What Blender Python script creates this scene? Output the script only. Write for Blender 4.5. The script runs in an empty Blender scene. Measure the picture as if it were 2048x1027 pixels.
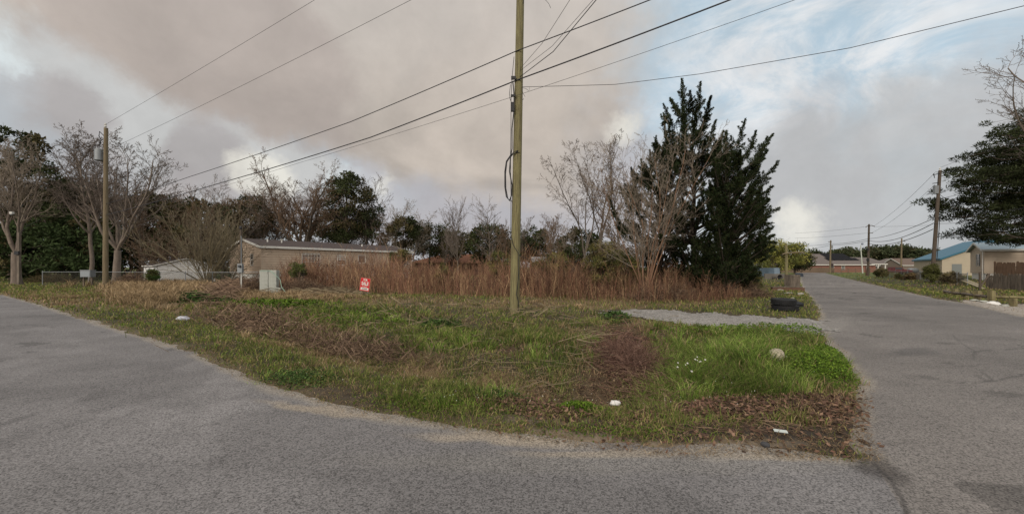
import bpy, math, random
import numpy as np
from math import radians as R, sin, cos, pi, sqrt, atan2
from mathutils import Vector
C = bpy.context.scene.collection
SC = bpy.context.scene
EYE = 1.6; F = 740.0; HOR = 534.0        # photo measured at 2048 px width
# ------------------------------------------------------------------ camera
cam = bpy.data.cameras.new('camera'); co = bpy.data.objects.new('camera', cam); C.objects.link(co)
cam.sensor_width = 36; cam.lens = F / 2048 * 36; cam.shift_y = (HOR - 513.5) / 2048
cam.clip_start = 0.05; cam.clip_end = 6000
co.location = (0, 0, EYE); co.rotation_euler = (R(90), 0, 0)
SC.camera = co
SC.render.resolution_x = 1024; SC.render.resolution_y = 513
SC.view_settings.view_transform = 'Standard'; SC.view_settings.look = 'None'
SC.view_settings.exposure = 0.08; SC.view_settings.gamma = 1.0

def srgb(r, g, b):
    f = lambda c: (c/255/12.92) if c/255 <= .04045 else ((c/255+.055)/1.055)**2.4
    return (f(r), f(g), f(b))

# ------------------------------------------------------------------ world: sky with a broken evening cloud deck
W = bpy.data.worlds.new('World'); SC.world = W; W.use_nodes = True
nt = W.node_tree; nt.nodes.clear()
def nd(t, **k):
    n = nt.nodes.new(t)
    for a, b in k.items(): setattr(n, a, b)
    return n
def lk(a, b): nt.links.new(a, b)
def mth(op, a, b=None, c=None, clamp=False):
    n = nd('ShaderNodeMath', operation=op); n.use_clamp = clamp
    for i, v in enumerate((a, b, c)):
        if v is None: continue
        if isinstance(v, (int, float)): n.inputs[i].default_value = v
        else: lk(v, n.inputs[i])
    return n.outputs[0]
def sstep(v, lo, hi):
    n = nd('ShaderNodeMapRange', interpolation_type='SMOOTHSTEP')
    lk(v, n.inputs['Value']); n.inputs['From Min'].default_value = lo; n.inputs['From Max'].default_value = hi
    n.inputs['To Min'].default_value = 0; n.inputs['To Max'].default_value = 1
    return n.outputs[0]
def mixc(f, a, b):
    n = nd('ShaderNodeMix', data_type='RGBA')
    if isinstance(f, (int, float)): n.inputs[0].default_value = f
    else: lk(f, n.inputs[0])
    for i, v in ((6, a), (7, b)):
        if isinstance(v, tuple): n.inputs[i].default_value = (*v[:3], 1)
        else: lk(v, n.inputs[i])
    return n.outputs[2]
tc = nd('ShaderNodeTexCoord'); dirv = tc.outputs['Generated']
def pdir(px, py):
    return Vector(((px-1024)/F, 1, (HOR-py)/F)).normalized()
def vm(op, a, b):
    n = nd('ShaderNodeVectorMath', operation=op)
    for i, v in enumerate((a, b)):
        if isinstance(v, (tuple, Vector)): n.inputs[i].default_value = tuple(v)
        elif isinstance(v, (int, float)): n.inputs['Scale'].default_value = v
        else: lk(v, n.inputs[i])
    return n
def noise(vec, scale, detail=5, rough=.55, dist=0.0):
    n = nd('ShaderNodeTexNoise'); lk(vec, n.inputs['Vector'])
    n.inputs['Scale'].default_value = scale; n.inputs['Detail'].default_value = detail
    n.inputs['Roughness'].default_value = rough; n.inputs['Distortion'].default_value = dist
    return n
sep = nd('ShaderNodeSeparateXYZ'); lk(dirv, sep.inputs[0])
# coordinates on a flat cloud layer, so clouds shrink towards the horizon
zz = mth('ADD', mth('MAXIMUM', sep.outputs[2], 0.0), 0.16)
comb = nd('ShaderNodeCombineXYZ')
lk(mth('DIVIDE', sep.outputs[0], zz), comb.inputs[0]); lk(mth('DIVIDE', sep.outputs[1], zz), comb.inputs[1])
layer = comb.outputs[0]
# warped direction for ragged cloud borders
nw = noise(dirv, 3.2, 6, .6)
wv = vm('SUBTRACT', nw.outputs['Color'], (0.5, 0.5, 0.5)).outputs[0]
warp = vm('ADD', dirv, vm('SCALE', wv, 0.34).outputs[0]).outputs[0]
warp2 = vm('ADD', dirv, vm('SCALE', wv, 0.12).outputs[0]).outputs[0]
nwf = noise(dirv, 11.0, 6, .62)
warpf = vm('ADD', warp2, vm('SCALE', vm('SUBTRACT', nwf.outputs['Color'], (0.5,)*3).outputs[0], 0.09).outputs[0]).outputs[0]
def side(p, q, lo, hi, src=None):
    """smooth half-space beyond the great circle through two sky directions; positive to the upper side"""
    n = pdir(*p).cross(pdir(*q)).normalized()
    if n.z < 0: n = -n
    return sstep(vm('DOT_PRODUCT', src or warpf, n).outputs['Value'], lo, hi)
def blob(p, rad, soft, src=None):
    d = vm('DISTANCE', src or warpf, pdir(*p)).outputs['Value']
    return sstep(d, rad + soft, max(rad - soft, -0.2))
sky = nd('ShaderNodeTexSky', sky_type='NISHITA'); sky.sun_disc = False
SUN_EL, SUN_AZ = R(18), R(208)
sky.sun_elevation = SUN_EL; sky.sun_rotation = SUN_AZ
skyc = vm('SCALE', sky.outputs[0], 0.11).outputs[0]
BLUE = srgb(184, 204, 216); PALE = srgb(205, 214, 218); BEIGE = srgb(190, 177, 168); GREY = srgb(162, 162, 166)
ncr = noise(warp2, 5.5, 9, .62, .35)
def crisp(m, k=.75, lo=.28, hi=.72):
    v = mth('ADD', m, mth('MULTIPLY', mth('SUBTRACT', ncr.outputs[0], .5), k*2))
    return mth('MULTIPLY', sstep(v, lo, hi), sstep(m, 0.0, .3))
base = mixc(0.82, skyc, BLUE)
hz = sstep(sep.outputs[2], 0.42, 0.02)
base = mixc(mth('MULTIPLY', hz, .85), base, PALE)
# thin high streaks
n1 = noise(layer, 0.55, 7, .62, .6)
base = mixc(mth('MULTIPLY', sstep(n1.outputs[0], .46, .68), .7), base, srgb(214, 219, 222))
# bright cirrus on the right
cir = mth('MULTIPLY', mth('MAXIMUM', blob((1640, 80), .27, .16), blob((1480, 140), .16, .12)), sstep(noise(layer, 1.6, 7, .66, 1.2).outputs[0], .38, .62))
base = mixc(mth('MULTIPLY', cir, .9), base, srgb(226, 227, 228))
# grey cumulus banks near the horizon
n2 = noise(dirv, 4.2, 7, .6, .3)
n2b = mth('ADD', n2.outputs[0], mth('MULTIPLY', hz, .12))
base = mixc(mth('MULTIPLY', sstep(n2b, .47, .66), mth('MULTIPLY', sstep(sep.outputs[2], .5, .2), .85)), base, srgb(184, 184, 187))
rg = mth('MAXIMUM', blob((1880, 420), .22, .11), blob((1640, 400), .17, .10))
base = mixc(mth('MULTIPLY', crisp(rg, .8, .1, .9), .8), base, srgb(180, 181, 182))
gap = mth('MAXIMUM', mth('MAXIMUM', blob((60, 140), .12, .08), blob((240, 235), .09, .06)), blob((430, 300), .05, .05))
base = mixc(mth('MULTIPLY', crisp(gap), .75), base, srgb(214, 226, 229))
band = mth('MULTIPLY', side((0, 185), (520, 345), -.03, .03), mth('SUBTRACT', 1.0, side((0, 60), (560, 300), -.02, .06)))
band = mth('MULTIPLY', band, blob((160, 190), .55, .15))
base = mixc(mth('MULTIPLY', crisp(band, .4, .05, .7), .9), base, srgb(220, 230, 232))
lg = mth('MAXIMUM', blob((405, 290), .07, .05), mth('MAXIMUM', mth('MAXIMUM', blob((90, 212), .06, .04), blob((20, 300), .12, .06)), blob((1000, 440), .2, .1)))
base = mixc(mth('MULTIPLY', crisp(lg, .9, .1, .9), .75), base, srgb(164, 166, 171))
mid = blob((1000, 430), .40, .18)
base = mixc(mth('MULTIPLY', crisp(mid, .5), .75), base, srgb(176, 173, 177))
# the great beige-grey bank: upper left, cut by a diagonal
b1 = mth('MULTIPLY', side((0, 90), (560, 330), -.005, .10), sstep(vm('DOT_PRODUCT', warpf, pdir(1245, 200).cross(pdir(1215, 420)).normalized()).outputs['Value'], -.07, .07) if False else blob((560, 60), 1.02, .14, warp2))
nL = pdir(1290, 0).cross(pdir(1190, 430)).normalized()
if nL.x > 0: nL = -nL
b1 = mth('MULTIPLY', b1, sstep(vm('DOT_PRODUCT', warp, nL).outputs['Value'], -.17, .20))
low = side((350, 290), (1250, 470), -.05, .12)
b1 = mth('MULTIPLY', b1, low)
n3 = noise(layer, .9, 6, .55, .5)
bcol = mixc(sstep(n3.outputs[0], .35, .65), srgb(172, 163, 154), srgb(200, 189, 178))
bcol = mixc(mth('MULTIPLY', sstep(sep.outputs[2], .32, .62), .6), bcol, srgb(200, 192, 185))
base = mixc(mth('MULTIPLY', crisp(b1, .4, .1, .9), .95), base, bcol)
base = mixc(mth('MULTIPLY', crisp(blob((440, 190), .26, .14), .5), .55), base, srgb(166, 155, 150))
# brighter rims and gaps
gl = mth('MAXIMUM', blob((530, 350), .055, .05), blob((1600, 445), .05, .06))
gl = mth('MAXIMUM', gl, mth('MULTIPLY', blob((1250, 250), .05, .05), .8))
gl = mth('MAXIMUM', gl, mth('MULTIPLY', blob((770, 370), .05, .05), .6))
base = mixc(mth('MULTIPLY', crisp(gl, .9, .35, .95), .7), base, srgb(233, 230, 219))
# fine mottling inside the clouds
mot = noise(dirv, 9, 7, .62, .2)
mm = nd('ShaderNodeMapRange'); lk(mot.outputs[0], mm.inputs[0]); mm.inputs[1].default_value = .3; mm.inputs[2].default_value = .7
mm.inputs[3].default_value = .93; mm.inputs[4].default_value = 1.08
base = vm('SCALE', base, 1.0); 
sc_ = base; lk(mm.outputs[0], sc_.inputs['Scale']); base = sc_.outputs[0]
# unseen sky overhead and behind the camera (west), boosted to lift the ground light
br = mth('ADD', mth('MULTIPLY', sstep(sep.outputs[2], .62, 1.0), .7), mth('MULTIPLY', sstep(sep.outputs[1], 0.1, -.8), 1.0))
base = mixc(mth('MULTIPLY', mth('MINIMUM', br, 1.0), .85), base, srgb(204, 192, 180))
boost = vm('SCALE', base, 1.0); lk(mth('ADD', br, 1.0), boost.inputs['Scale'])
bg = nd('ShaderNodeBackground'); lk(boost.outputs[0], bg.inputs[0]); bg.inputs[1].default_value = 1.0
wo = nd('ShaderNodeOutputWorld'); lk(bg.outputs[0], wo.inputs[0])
W.cycles.sampling_method = 'MANUAL'; W.cycles.sample_map_resolution = 512
# ------------------------------------------------------------------ sun, soft behind the cloud
sl = bpy.data.lights.new('sun', 'SUN'); sl.energy = 1.8; sl.angle = R(14); sl.color = (1, .93, .84)
so = bpy.data.objects.new('sun', sl); C.objects.link(so)
sd = Vector((sin(SUN_AZ)*cos(SUN_EL+.2), cos(SUN_AZ)*cos(SUN_EL+.2), sin(SUN_EL+.2)))
so.rotation_euler = sd.to_track_quat('Z', 'Y').to_euler()
SC.cycles.max_bounces = 5; SC.cycles.diffuse_bounces = 2; SC.cycles.transparent_max_bounces = 8

# ------------------------------------------------------------------ helpers
rs = np.random.RandomState(7)
PT = np.random.RandomState(3).permutation(256); PV = np.random.RandomState(4).rand(256)
def vnoise(x, y, s=1.0, o=0):
    x = np.asarray(x, float)*s + o*17.3 + 500; y = np.asarray(y, float)*s + o*9.1 + 500
    xi = np.floor(x).astype(int); yi = np.floor(y).astype(int); fx = x-xi; fy = y-yi
    fx = fx*fx*(3-2*fx); fy = fy*fy*(3-2*fy)
    h = lambda a, b: PV[PT[(PT[a & 255]+b) & 255]]
    return (h(xi, yi)*(1-fx)+h(xi+1, yi)*fx)*(1-fy)+(h(xi, yi+1)*(1-fx)+h(xi+1, yi+1)*fx)*fy
def fbm(x, y, s=1.0, o=0, n=4):
    v = 0; a = .5; t = 0
    for i in range(n):
        v = v + a*vnoise(x, y, s*2**i, o+i*3); t += a; a *= .55
    return v/t
def G(px, py, z=0):
    Y = F*(EYE-z)/(py-HOR); return ((px-1024)/F*Y, Y)
def AX(px, Y): return (px-1024)/F*Y
def AZ(py, Y): return EYE-(py-HOR)*Y/F
def sm(a, b, v):
    t = np.clip((v-a)/(b-a), 0, 1); return t*t*(3-2*t)

def tag(o, label=None, cat=None, group=None, kind=None):
    if label: o['label'] = label
    if cat: o['category'] = cat
    if group: o['group'] = group
    if kind: o['kind'] = kind
    return o
def empty(name, loc, label, cat, group=None, rz=0):
    o = bpy.data.objects.new(name, None); C.objects.link(o); o.location = loc; o.rotation_euler = (0, 0, rz)
    o.empty_display_size = .2
    return tag(o, label, cat, group)
def mk(name, parts, mat, parent=None, col=None, smooth=False, loc=None):
    """parts: list of (V (n,3), F (m,k)); col: list of (n,3) per part or None"""
    Vs, Ls, tot, off = [], [], [], 0
    for V, Fc in parts:
        V = np.asarray(V, float).reshape(-1, 3); Vs.append(V)
        if isinstance(Fc, np.ndarray):
            Ls.append((Fc+off).ravel()); tot.append(np.full(len(Fc), Fc.shape[1]))
        else:
            for f in Fc: Ls.append(np.array(f)+off); tot.append(np.array([len(f)]))
        off += len(V)
    V = np.concatenate(Vs); L = np.concatenate(Ls).astype(np.int32); T = np.concatenate(tot).astype(np.int32)
    if loc is not None: V = V - np.array(loc)
    me = bpy.data.meshes.new(name)
    me.vertices.add(len(V)); me.vertices.foreach_set('co', V.astype(np.float32).ravel())
    me.loops.add(len(L)); me.loops.foreach_set('vertex_index', L)
    me.polygons.add(len(T)); st = np.concatenate(([0], np.cumsum(T)[:-1])).astype(np.int32)
    me.polygons.foreach_set('loop_start', st)
    me.polygons.foreach_set('loop_total', T)
    me.polygons.foreach_set('use_smooth', np.full(len(T), bool(smooth)))
    if col is not None:
        cc = np.concatenate([np.asarray(c, float).reshape(-1, 3) for c in col])
        a = me.attributes.new('Col', 'FLOAT_COLOR', 'POINT')
        a.data.foreach_set('color', np.concatenate([cc, np.ones((len(cc), 1))], 1).astype(np.float32).ravel())
    me.update(calc_edges=True); me.validate()
    if mat: me.materials.append(mat)
    o = bpy.data.objects.new(name, me); C.objects.link(o)
    if parent: o.parent = parent
    if loc is not None: o.location = loc
    return o
BF = np.array([[0,3,2,1],[4,5,6,7],[0,1,5,4],[1,2,6,5],[2,3,7,6],[3,0,4,7]])
def box(x0, x1, y0, y1, z0, z1):
    return (np.array([[x0,y0,z0],[x1,y0,z0],[x1,y1,z0],[x0,y1,z0],[x0,y0,z1],[x1,y0,z1],[x1,y1,z1],[x0,y1,z1]], float), BF.copy())
def xf(part, loc=(0,0,0), rz=0, rx=0, ry=0):
    V, Fc = part; V = np.array(V, float)
    if rx: V = V @ np.array([[1,0,0],[0,cos(rx),sin(rx)],[0,-sin(rx),cos(rx)]])
    if ry: V = V @ np.array([[cos(ry),0,-sin(ry)],[0,1,0],[sin(ry),0,cos(ry)]])
    if rz: V = V @ np.array([[cos(rz),sin(rz),0],[-sin(rz),cos(rz),0],[0,0,1]])
    return (V+np.array(loc), Fc)
def tube(path, rad, n=8, cap=True):
    P = np.asarray(path, float); m = len(P)
    rad = np.full(m, rad) if np.isscalar(rad) else np.asarray(rad, float)
    D = np.gradient(P, axis=0); D /= np.linalg.norm(D, axis=1)[:, None]+1e-9
    ref = np.array([0, 0, 1.0]) if abs(D[:, 2]).mean() < .8 else np.array([1.0, 0, 0])
    A = np.cross(D, ref); A /= np.linalg.norm(A, axis=1)[:, None]+1e-9; B = np.cross(D, A)
    t = np.arange(n)/n*2*pi
    V = P[:, None]+rad[:, None, None]*(A[:, None]*np.cos(t)[None, :, None]+B[:, None]*np.sin(t)[None, :, None])
    i = np.arange(m-1)[:, None]*n; j = np.arange(n)[None]; k = (j+1) % n
    Fc = np.stack([i+j, i+k, i+n+k, i+n+j], -1).reshape(-1, 4)
    if cap:
        V = np.concatenate([V.reshape(-1, 3)]); fl = [list(r) for r in Fc]
        fl.append(list(range(n))[::-1]); fl.append(list(range((m-1)*n, m*n)))
        return (V, fl)
    return (V.reshape(-1, 3), Fc)
def segtubes(S, n=3):
    """S: (N,8) p0 p1 r0 r1"""
    S = np.asarray(S, float).reshape(-1, 8)
    p0, p1, r0, r1 = S[:, :3], S[:, 3:6], S[:, 6], S[:, 7]
    D = p1-p0; D /= np.linalg.norm(D, axis=1)[:, None]+1e-9
    ref = np.where(np.abs(D[:, 2:3]) < .9, np.array([[0, 0, 1.0]]), np.array([[1.0, 0, 0]]))
    A = np.cross(D, ref); A /= np.linalg.norm(A, axis=1)[:, None]+1e-9; B = np.cross(D, A)
    t = np.arange(n)/n*2*pi
    ring = A[:, None]*np.cos(t)[None, :, None]+B[:, None]*np.sin(t)[None, :, None]
    V = np.concatenate([p0[:, None]+ring*r0[:, None, None], p1[:, None]+ring*r1[:, None, None]], 1)
    N = len(S); b = (np.arange(N)*2*n)[:, None]; j = np.arange(n)[None]; k = (j+1) % n
    Fc = np.stack([b+j, b+k, b+n+k, b+n+j], -1).reshape(-1, 4)
    return (V.reshape(-1, 3), Fc)
def lathe(prof, n=16):
    t = np.arange(n)/n*2*pi; P = np.array(prof, float)
    V = np.stack([P[:, None, 0]*np.cos(t), P[:, None, 0]*np.sin(t), np.repeat(P[:, 1:2], n, 1)], -1).reshape(-1, 3)
    m = len(P); i = np.arange(m-1)[:, None]*n; j = np.arange(n)[None]; k = (j+1) % n
    return (V, np.stack([i+j, i+k, i+n+k, i+n+j], -1).reshape(-1, 4))
def leafquads(P, D, Wd, l, w):
    """rhombus leaves: P base, D direction, Wd width direction"""
    l = np.broadcast_to(l, len(P))[:, None]; w = np.broadcast_to(w, len(P))[:, None]
    V = np.stack([P, P+D*l*.45+Wd*w*.5, P+D*l, P+D*l*.45-Wd*w*.5], 1).reshape(-1, 3)
    return (V, np.arange(len(P)*4).reshape(-1, 4))
def unit(a): return a/(np.linalg.norm(a, axis=-1, keepdims=True)+1e-9)
def leafcloud(cen, rad, n, l, w, r, flat=.7, outw=.6, up=.2):
    cen = np.asarray(cen, float); N = len(cen); rad = np.broadcast_to(rad, N)
    c = np.repeat(cen, n, 0); rr = np.repeat(rad, n)
    u = unit(r.normal(size=(N*n, 3))); q = r.rand(N*n)**.45
    P = c+u*(rr*q)[:, None]*np.array([1, 1, flat])
    D = unit(u*outw+r.normal(size=(N*n, 3))*.5+np.array([0, 0, up])); Wd = unit(np.cross(D, r.normal(size=(N*n, 3))))
    return leafquads(P, D, Wd, l*(.6+.8*r.rand(N*n)), w*(.6+.8*r.rand(N*n)))
def colvar(n, k, base, r, amt=.3, base2=None, p2=.2, per=1):
    c = np.tile(np.array(base, float), (n, 1))
    if base2 is not None:
        m = (r.rand(n) < p2)[:, None]; c = np.where(m, np.array(base2), c)
    c = c*(1+amt*(r.rand(n, 1)*2-1))
    return np.repeat(c, k, 0)

# ------------------------------------------------------------------ materials
def mat(name, col, rough=.8, var=.0, scale=4.0, col2=None, bump=0.0, bscale=None, metal=0, stretch=None, attr=False, trans=0.0, spec=.3, detail=5):
    m = bpy.data.materials.new(name); m.use_nodes = True; t = m.node_tree; b = t.nodes['Principled BSDF']
    b.inputs['Roughness'].default_value = rough; b.inputs['Metallic'].default_value = metal
    b.inputs['Specular IOR Level'].default_value = spec
    tcn = t.nodes.new('ShaderNodeTexCoord'); vec = tcn.outputs['Object']
    if stretch:
        mp = t.nodes.new('ShaderNodeMapping'); mp.inputs['Scale'].default_value = stretch
        t.links.new(vec, mp.inputs[0]); vec = mp.outputs[0]
    if attr:
        a = t.nodes.new('ShaderNodeAttribute'); a.attribute_name = 'Col'; cs = a.outputs['Color']
    else:
        rgb = t.nodes.new('ShaderNodeRGB'); rgb.outputs[0].default_value = (*col, 1); cs = rgb.outputs[0]
    if var or col2:
        n = t.nodes.new('ShaderNodeTexNoise'); n.inputs['Scale'].default_value = scale; n.inputs['Detail'].default_value = detail
        n.inputs['Roughness'].default_value = .65
        t.links.new(vec, n.inputs['Vector'])
        mr = t.nodes.new('ShaderNodeMapRange'); mr.inputs[1].default_value = .32; mr.inputs[2].default_value = .68
        t.links.new(n.outputs[0], mr.inputs[0])
        mx = t.nodes.new('ShaderNodeMix'); mx.data_type = 'RGBA'
        t.links.new(mr.outputs[0], mx.inputs[0]); t.links.new(cs, mx.inputs[6])
        if col2: mx.inputs[7].default_value = (*col2, 1)
        else:
            sc = t.nodes.new('ShaderNodeVectorMath'); sc.operation = 'SCALE'; sc.inputs['Scale'].default_value = 1-var
            t.links.new(cs, sc.inputs[0]); t.links.new(sc.outputs[0], mx.inputs[7])
        cs = mx.outputs[2]
    t.links.new(cs, b.inputs['Base Color'])
    if bump:
        n = t.nodes.new('ShaderNodeTexNoise'); n.inputs['Scale'].default_value = bscale or scale; n.inputs['Detail'].default_value = 6
        t.links.new(vec, n.inputs['Vector']); bp = t.nodes.new('ShaderNodeBump'); bp.inputs['Strength'].default_value = bump
        bp.inputs['Distance'].default_value = .02
        t.links.new(n.outputs[0], bp.inputs['Height']); t.links.new(bp.outputs[0], b.inputs['Normal'])
    if trans:
        tr = t.nodes.new('ShaderNodeBsdfTranslucent'); t.links.new(cs, tr.inputs[0])
        ms = t.nodes.new('ShaderNodeMixShader'); ms.inputs[0].default_value = trans
        t.links.new(b.outputs[0], ms.inputs[1]); t.links.new(tr.outputs[0], ms.inputs[2])
        t.links.new(ms.outputs[0], t.nodes['Material Output'].inputs[0])
    return m
def speckle(m, scale, lo, hi, bump=.4):
    """adds an aggregate speckle on top of the base colour"""
    t = m.node_tree; b = t.nodes['Principled BSDF']; src = b.inputs['Base Color'].links[0].from_socket
    tcn = t.nodes.new('ShaderNodeTexCoord')
    v = t.nodes.new('ShaderNodeTexVoronoi'); v.inputs['Scale'].default_value = scale; t.links.new(tcn.outputs['Object'], v.inputs['Vector'])
    s = t.nodes.new('ShaderNodeSeparateColor'); t.links.new(v.outputs['Color'], s.inputs[0])
    n = t.nodes.new('ShaderNodeTexNoise'); n.inputs['Scale'].default_value = scale*.35; n.inputs['Detail'].default_value = 3
    t.links.new(tcn.outputs['Object'], n.inputs['Vector'])
    ad = t.nodes.new('ShaderNodeMath'); ad.operation = 'MULTIPLY_ADD'; t.links.new(n.outputs[0], ad.inputs[0]); ad.inputs[1].default_value = .9
    t.links.new(s.outputs[0], ad.inputs[2])
    mr = t.nodes.new('ShaderNodeMapRange'); mr.inputs[1].default_value = .2; mr.inputs[2].default_value = 1.25; mr.inputs[3].default_value = lo; mr.inputs[4].default_value = hi
    t.links.new(ad.outputs[0], mr.inputs[0])
    sc = t.nodes.new('ShaderNodeVectorMath'); sc.operation = 'SCALE'; t.links.new(src, sc.inputs[0]); t.links.new(mr.outputs[0], sc.inputs['Scale'])
    t.links.new(sc.outputs[0], b.inputs['Base Color'])
    bp = t.nodes.new('ShaderNodeBump'); bp.inputs['Strength'].default_value = bump; bp.inputs['Distance'].default_value = .006
    t.links.new(ad.outputs[0], bp.inputs['Height']); t.links.new(bp.outputs[0], b.inputs['Normal'])
    return m
M_ground = mat('ground_soil', (0,0,0), .95, var=.35, scale=9, attr=True, bump=.6, bscale=25)
M_road = speckle(mat('asphalt', (0,0,0), .85, var=.16, scale=1.3, attr=True, spec=.25), 105, .28, 1.85, .8)
M_gravel = speckle(mat('gravel', (0,0,0), .9, var=.25, scale=6, attr=True, spec=.2), 34, .35, 1.8, .9)
M_grass = mat('grass_blade', (0,0,0), .75, attr=True, trans=.25, spec=.06)
M_leaf = mat('evergreen_leaf', (0,0,0), .7, attr=True, trans=.1, spec=.05)
M_dry = mat('dead_stalk', (0,0,0), .95, attr=True, spec=.03)
M_bark = mat('grey_bark', srgb(108,98,88), .9, var=.45, scale=5, bump=.6, bscale=20, stretch=(1,1,.3))
M_bark_pale = mat('pale_bark', srgb(122,110,99), .9, var=.4, scale=4, bump=.5, bscale=20, stretch=(1,1,.3))
M_bark_dark = mat('dark_bark', srgb(88,78,68), .9, var=.4, scale=4, bump=.5, bscale=20)
M_bark_pink = mat('pinkish_bark', srgb(138,108,86), .85, var=.35, scale=6, bump=.3, stretch=(1,1,.3))
M_twig = mat('twig', srgb(98,88,80), .9); M_twig_pale = mat('pale_twig', srgb(124,113,100), .9); M_twig_brown = mat('brown_twig', srgb(100,82,66), .9)
M_pole = mat('greenish_pole_wood', srgb(134,128,90), .85, scale=4.5, col2=srgb(84,76,56), bump=.8, bscale=14, stretch=(6,6,.35))
M_pole_b = mat('brown_pole_wood', srgb(120,108,86), .85, scale=3, col2=srgb(96,84,64), bump=.5, bscale=14, stretch=(5,5,.3))
M_pole_d = mat('dark_pole_wood', srgb(84,74,64), .85, var=.3, scale=3, stretch=(5,5,.3))
M_black = mat('black_rubber', (.018,.018,.02), .55); M_wire = mat('dark_cable', (.03,.03,.035), .6)
M_tyre = mat('tyre_rubber', (.016,.016,.017), .75, var=.4, scale=10, bump=.3, bscale=60)
M_galv = mat('galvanised_steel', srgb(134,138,140), .5, var=.2, scale=8, metal=.4)
M_white = mat('white_paint', srgb(205,203,196), .6, var=.12, scale=5)
M_cream = mat('tan_siding', srgb(184,164,143), .75, var=.14, scale=1.5)
M_roof = mat('brown_shingle', srgb(74,65,63), .9, var=.3, scale=6, bump=.4, bscale=30)
M_roof_r = mat('rust_shingle', srgb(142,98,76), .9, var=.3, scale=3, bump=.3)
M_roof_g = mat('grey_shingle', srgb(104,96,92), .9, var=.2, scale=4)
M_glass = mat('window_glass', (.03,.035,.04), .12, spec=.6)
M_wood_g = mat('weathered_wood', srgb(118,108,96), .9, scale=6, col2=srgb(76,68,60), bump=.4, bscale=20, stretch=(1,1,.25))
M_wood_b = mat('brown_wood', srgb(96,76,60), .9, var=.35, scale=6, stretch=(1,1,.3))
M_block = mat('concrete_block', srgb(158,160,152), .9, var=.18, scale=6, bump=.4, bscale=40)
M_cloth = mat('white_plastic', srgb(206,204,200), .5, var=.1, scale=8)
M_link = mat('chain_wire', srgb(92,90,84), .6, metal=.3)
print('materials ok')
# ------------------------------------------------------------------ ground, roads, gravel
def gp(L): return [G(*p) for p in L]
EDGE_L = gp([(0,589),(60,604),(133,628),(232,659),(314,685),(376,703),(427,727),(489,755),(560,780),(632,805),(679,815),(746,830),(849,846),(905,858),(1010,868),(1057,878),(1223,897),(1362,908),(1483,904),(1639,915),(1736,925)])
EDGE_R = gp([(1740,918),(1724,863),(1722,828),(1729,769),(1698,724),(1667,689),(1640,655),(1647,633),(1630,600),(1606,577),(1600,548)])
PA = [(-79,50)]+EDGE_L+[(16,-4.5),(12.7,-10.2),(-82.5,44.3)]
PB = [(2.2,2.2)]+EDGE_R+[(84,108),(99,118)]+gp([(1694,557),(1780,577),(1876,598),(1925,605),(2048,634)])+[(18.6,8.6),(16,2),(18,-4),(6,-4)]
PC = [(60,124),(84,106),(150,56),(154,61),(98,106),(64,132)]
PD = gp([(1920,603),(1960,597),(2048,602),(2120,606),(2120,650),(2048,636)])
DRV = gp([(1665,640),(1655,676),(1560,668),(1480,663),(1400,656),(1330,648),(1250,637),(1200,631),(1200,622),(1270,620),(1340,624),(1430,630),(1540,638),(1640,641)])
def psdf(x, y, P):
    P = np.array(P, float); d = np.full(x.shape, 1e9); ins = np.zeros(x.shape, bool)
    for i in range(len(P)):
        a, b = P[i], P[(i+1) % len(P)]; e = b-a
        t = np.clip(((x-a[0])*e[0]+(y-a[1])*e[1])/(e@e+1e-12), 0, 1)
        d = np.minimum(d, np.hypot(x-a[0]-t*e[0], y-a[1]-t*e[1]))
        c = (a[1] > y) != (b[1] > y)
        ins ^= c & (x < e[0]*(y-a[1])/(e[1] if abs(e[1]) > 1e-12 else 1e-12)+a[0])
    return np.where(ins, -d, d)
def pline(x, y, P):
    d = np.full(x.shape, 1e9)
    for a, b in zip(P[:-1], P[1:]):
        a = np.array(a, float); e = np.array(b, float)-a
        t = np.clip(((x-a[0])*e[0]+(y-a[1])*e[1])/(e@e+1e-12), 0, 1)
        d = np.minimum(d, np.hypot(x-a[0]-t*e[0], y-a[1]-t*e[1]))
    return d
DITCH = gp([(330,612),(430,640),(560,668),(690,700),(820,730),(960,752),(1090,770),(1200,772),(1300,735),(1370,690)])
DITCH2 = gp([(1300,735),(1400,700)])+gp([(1560,625),(1575,600),(1585,580),(1588,562)])
DITCH3 = gp([(2060,612),(1960,592),(1850,575),(1740,560)])
def roads(x, y):
    return np.minimum.reduce([psdf(x, y, PA), psdf(x, y, PB), psdf(x, y, PC)])
def height(x, y, d=None):
    if d is None: d = roads(x, y)
    rag = .10*(fbm(x, y, 2.2, 1, 4)-.5)*2*np.clip(y/6, .7, 2)
    h = -.07+.11*sm(-.16, .26, d+rag*1.2)
    far = sm(.2, 1.6, d)
    h = h+far*(.10*(fbm(x, y, .45, 5, 3)-.35)+.05*(fbm(x, y, 3.0, 6, 3)-.5))
    dd = pline(x, y, DITCH); h = h-far*.20*np.exp(-(dd/.7)**2)
    cx, cy = G(1230, 775); h = h-.58*np.exp(-(((x-cx)/.72)**2+((y-cy)/.55)**2))*far
    h = h-.25*far*np.exp(-(pline(x, y, DITCH3)/1.1)**2)
    h = h+.16*far*np.exp(-(((x-G(1560,745)[0])/1.3)**2+((y-G(1560,745)[1])/.8)**2))
    ax, ay = G(1480, 880); h = np.where(d > 0, h-.03*np.exp(-(((x-ax)/1.6)**2+((y-ay)/.3)**2)), h)
    return h+.004
def pxy(x, y):
    yy = np.maximum(y, .5); return 1024+F*x/yy, HOR+F*EYE/yy
def el(px, py, cx, cy, rx, ry, ang=0, soft=.5):
    a = R(ang); u = (px-cx)*cos(a)+(py-cy)*sin(a); v = -(px-cx)*sin(a)+(py-cy)*cos(a)
    q = np.sqrt((u/rx)**2+(v/ry)**2)
    return 1-sm(1-soft, 1+soft, q)
def mx(*a): return np.maximum.reduce(a)
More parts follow.
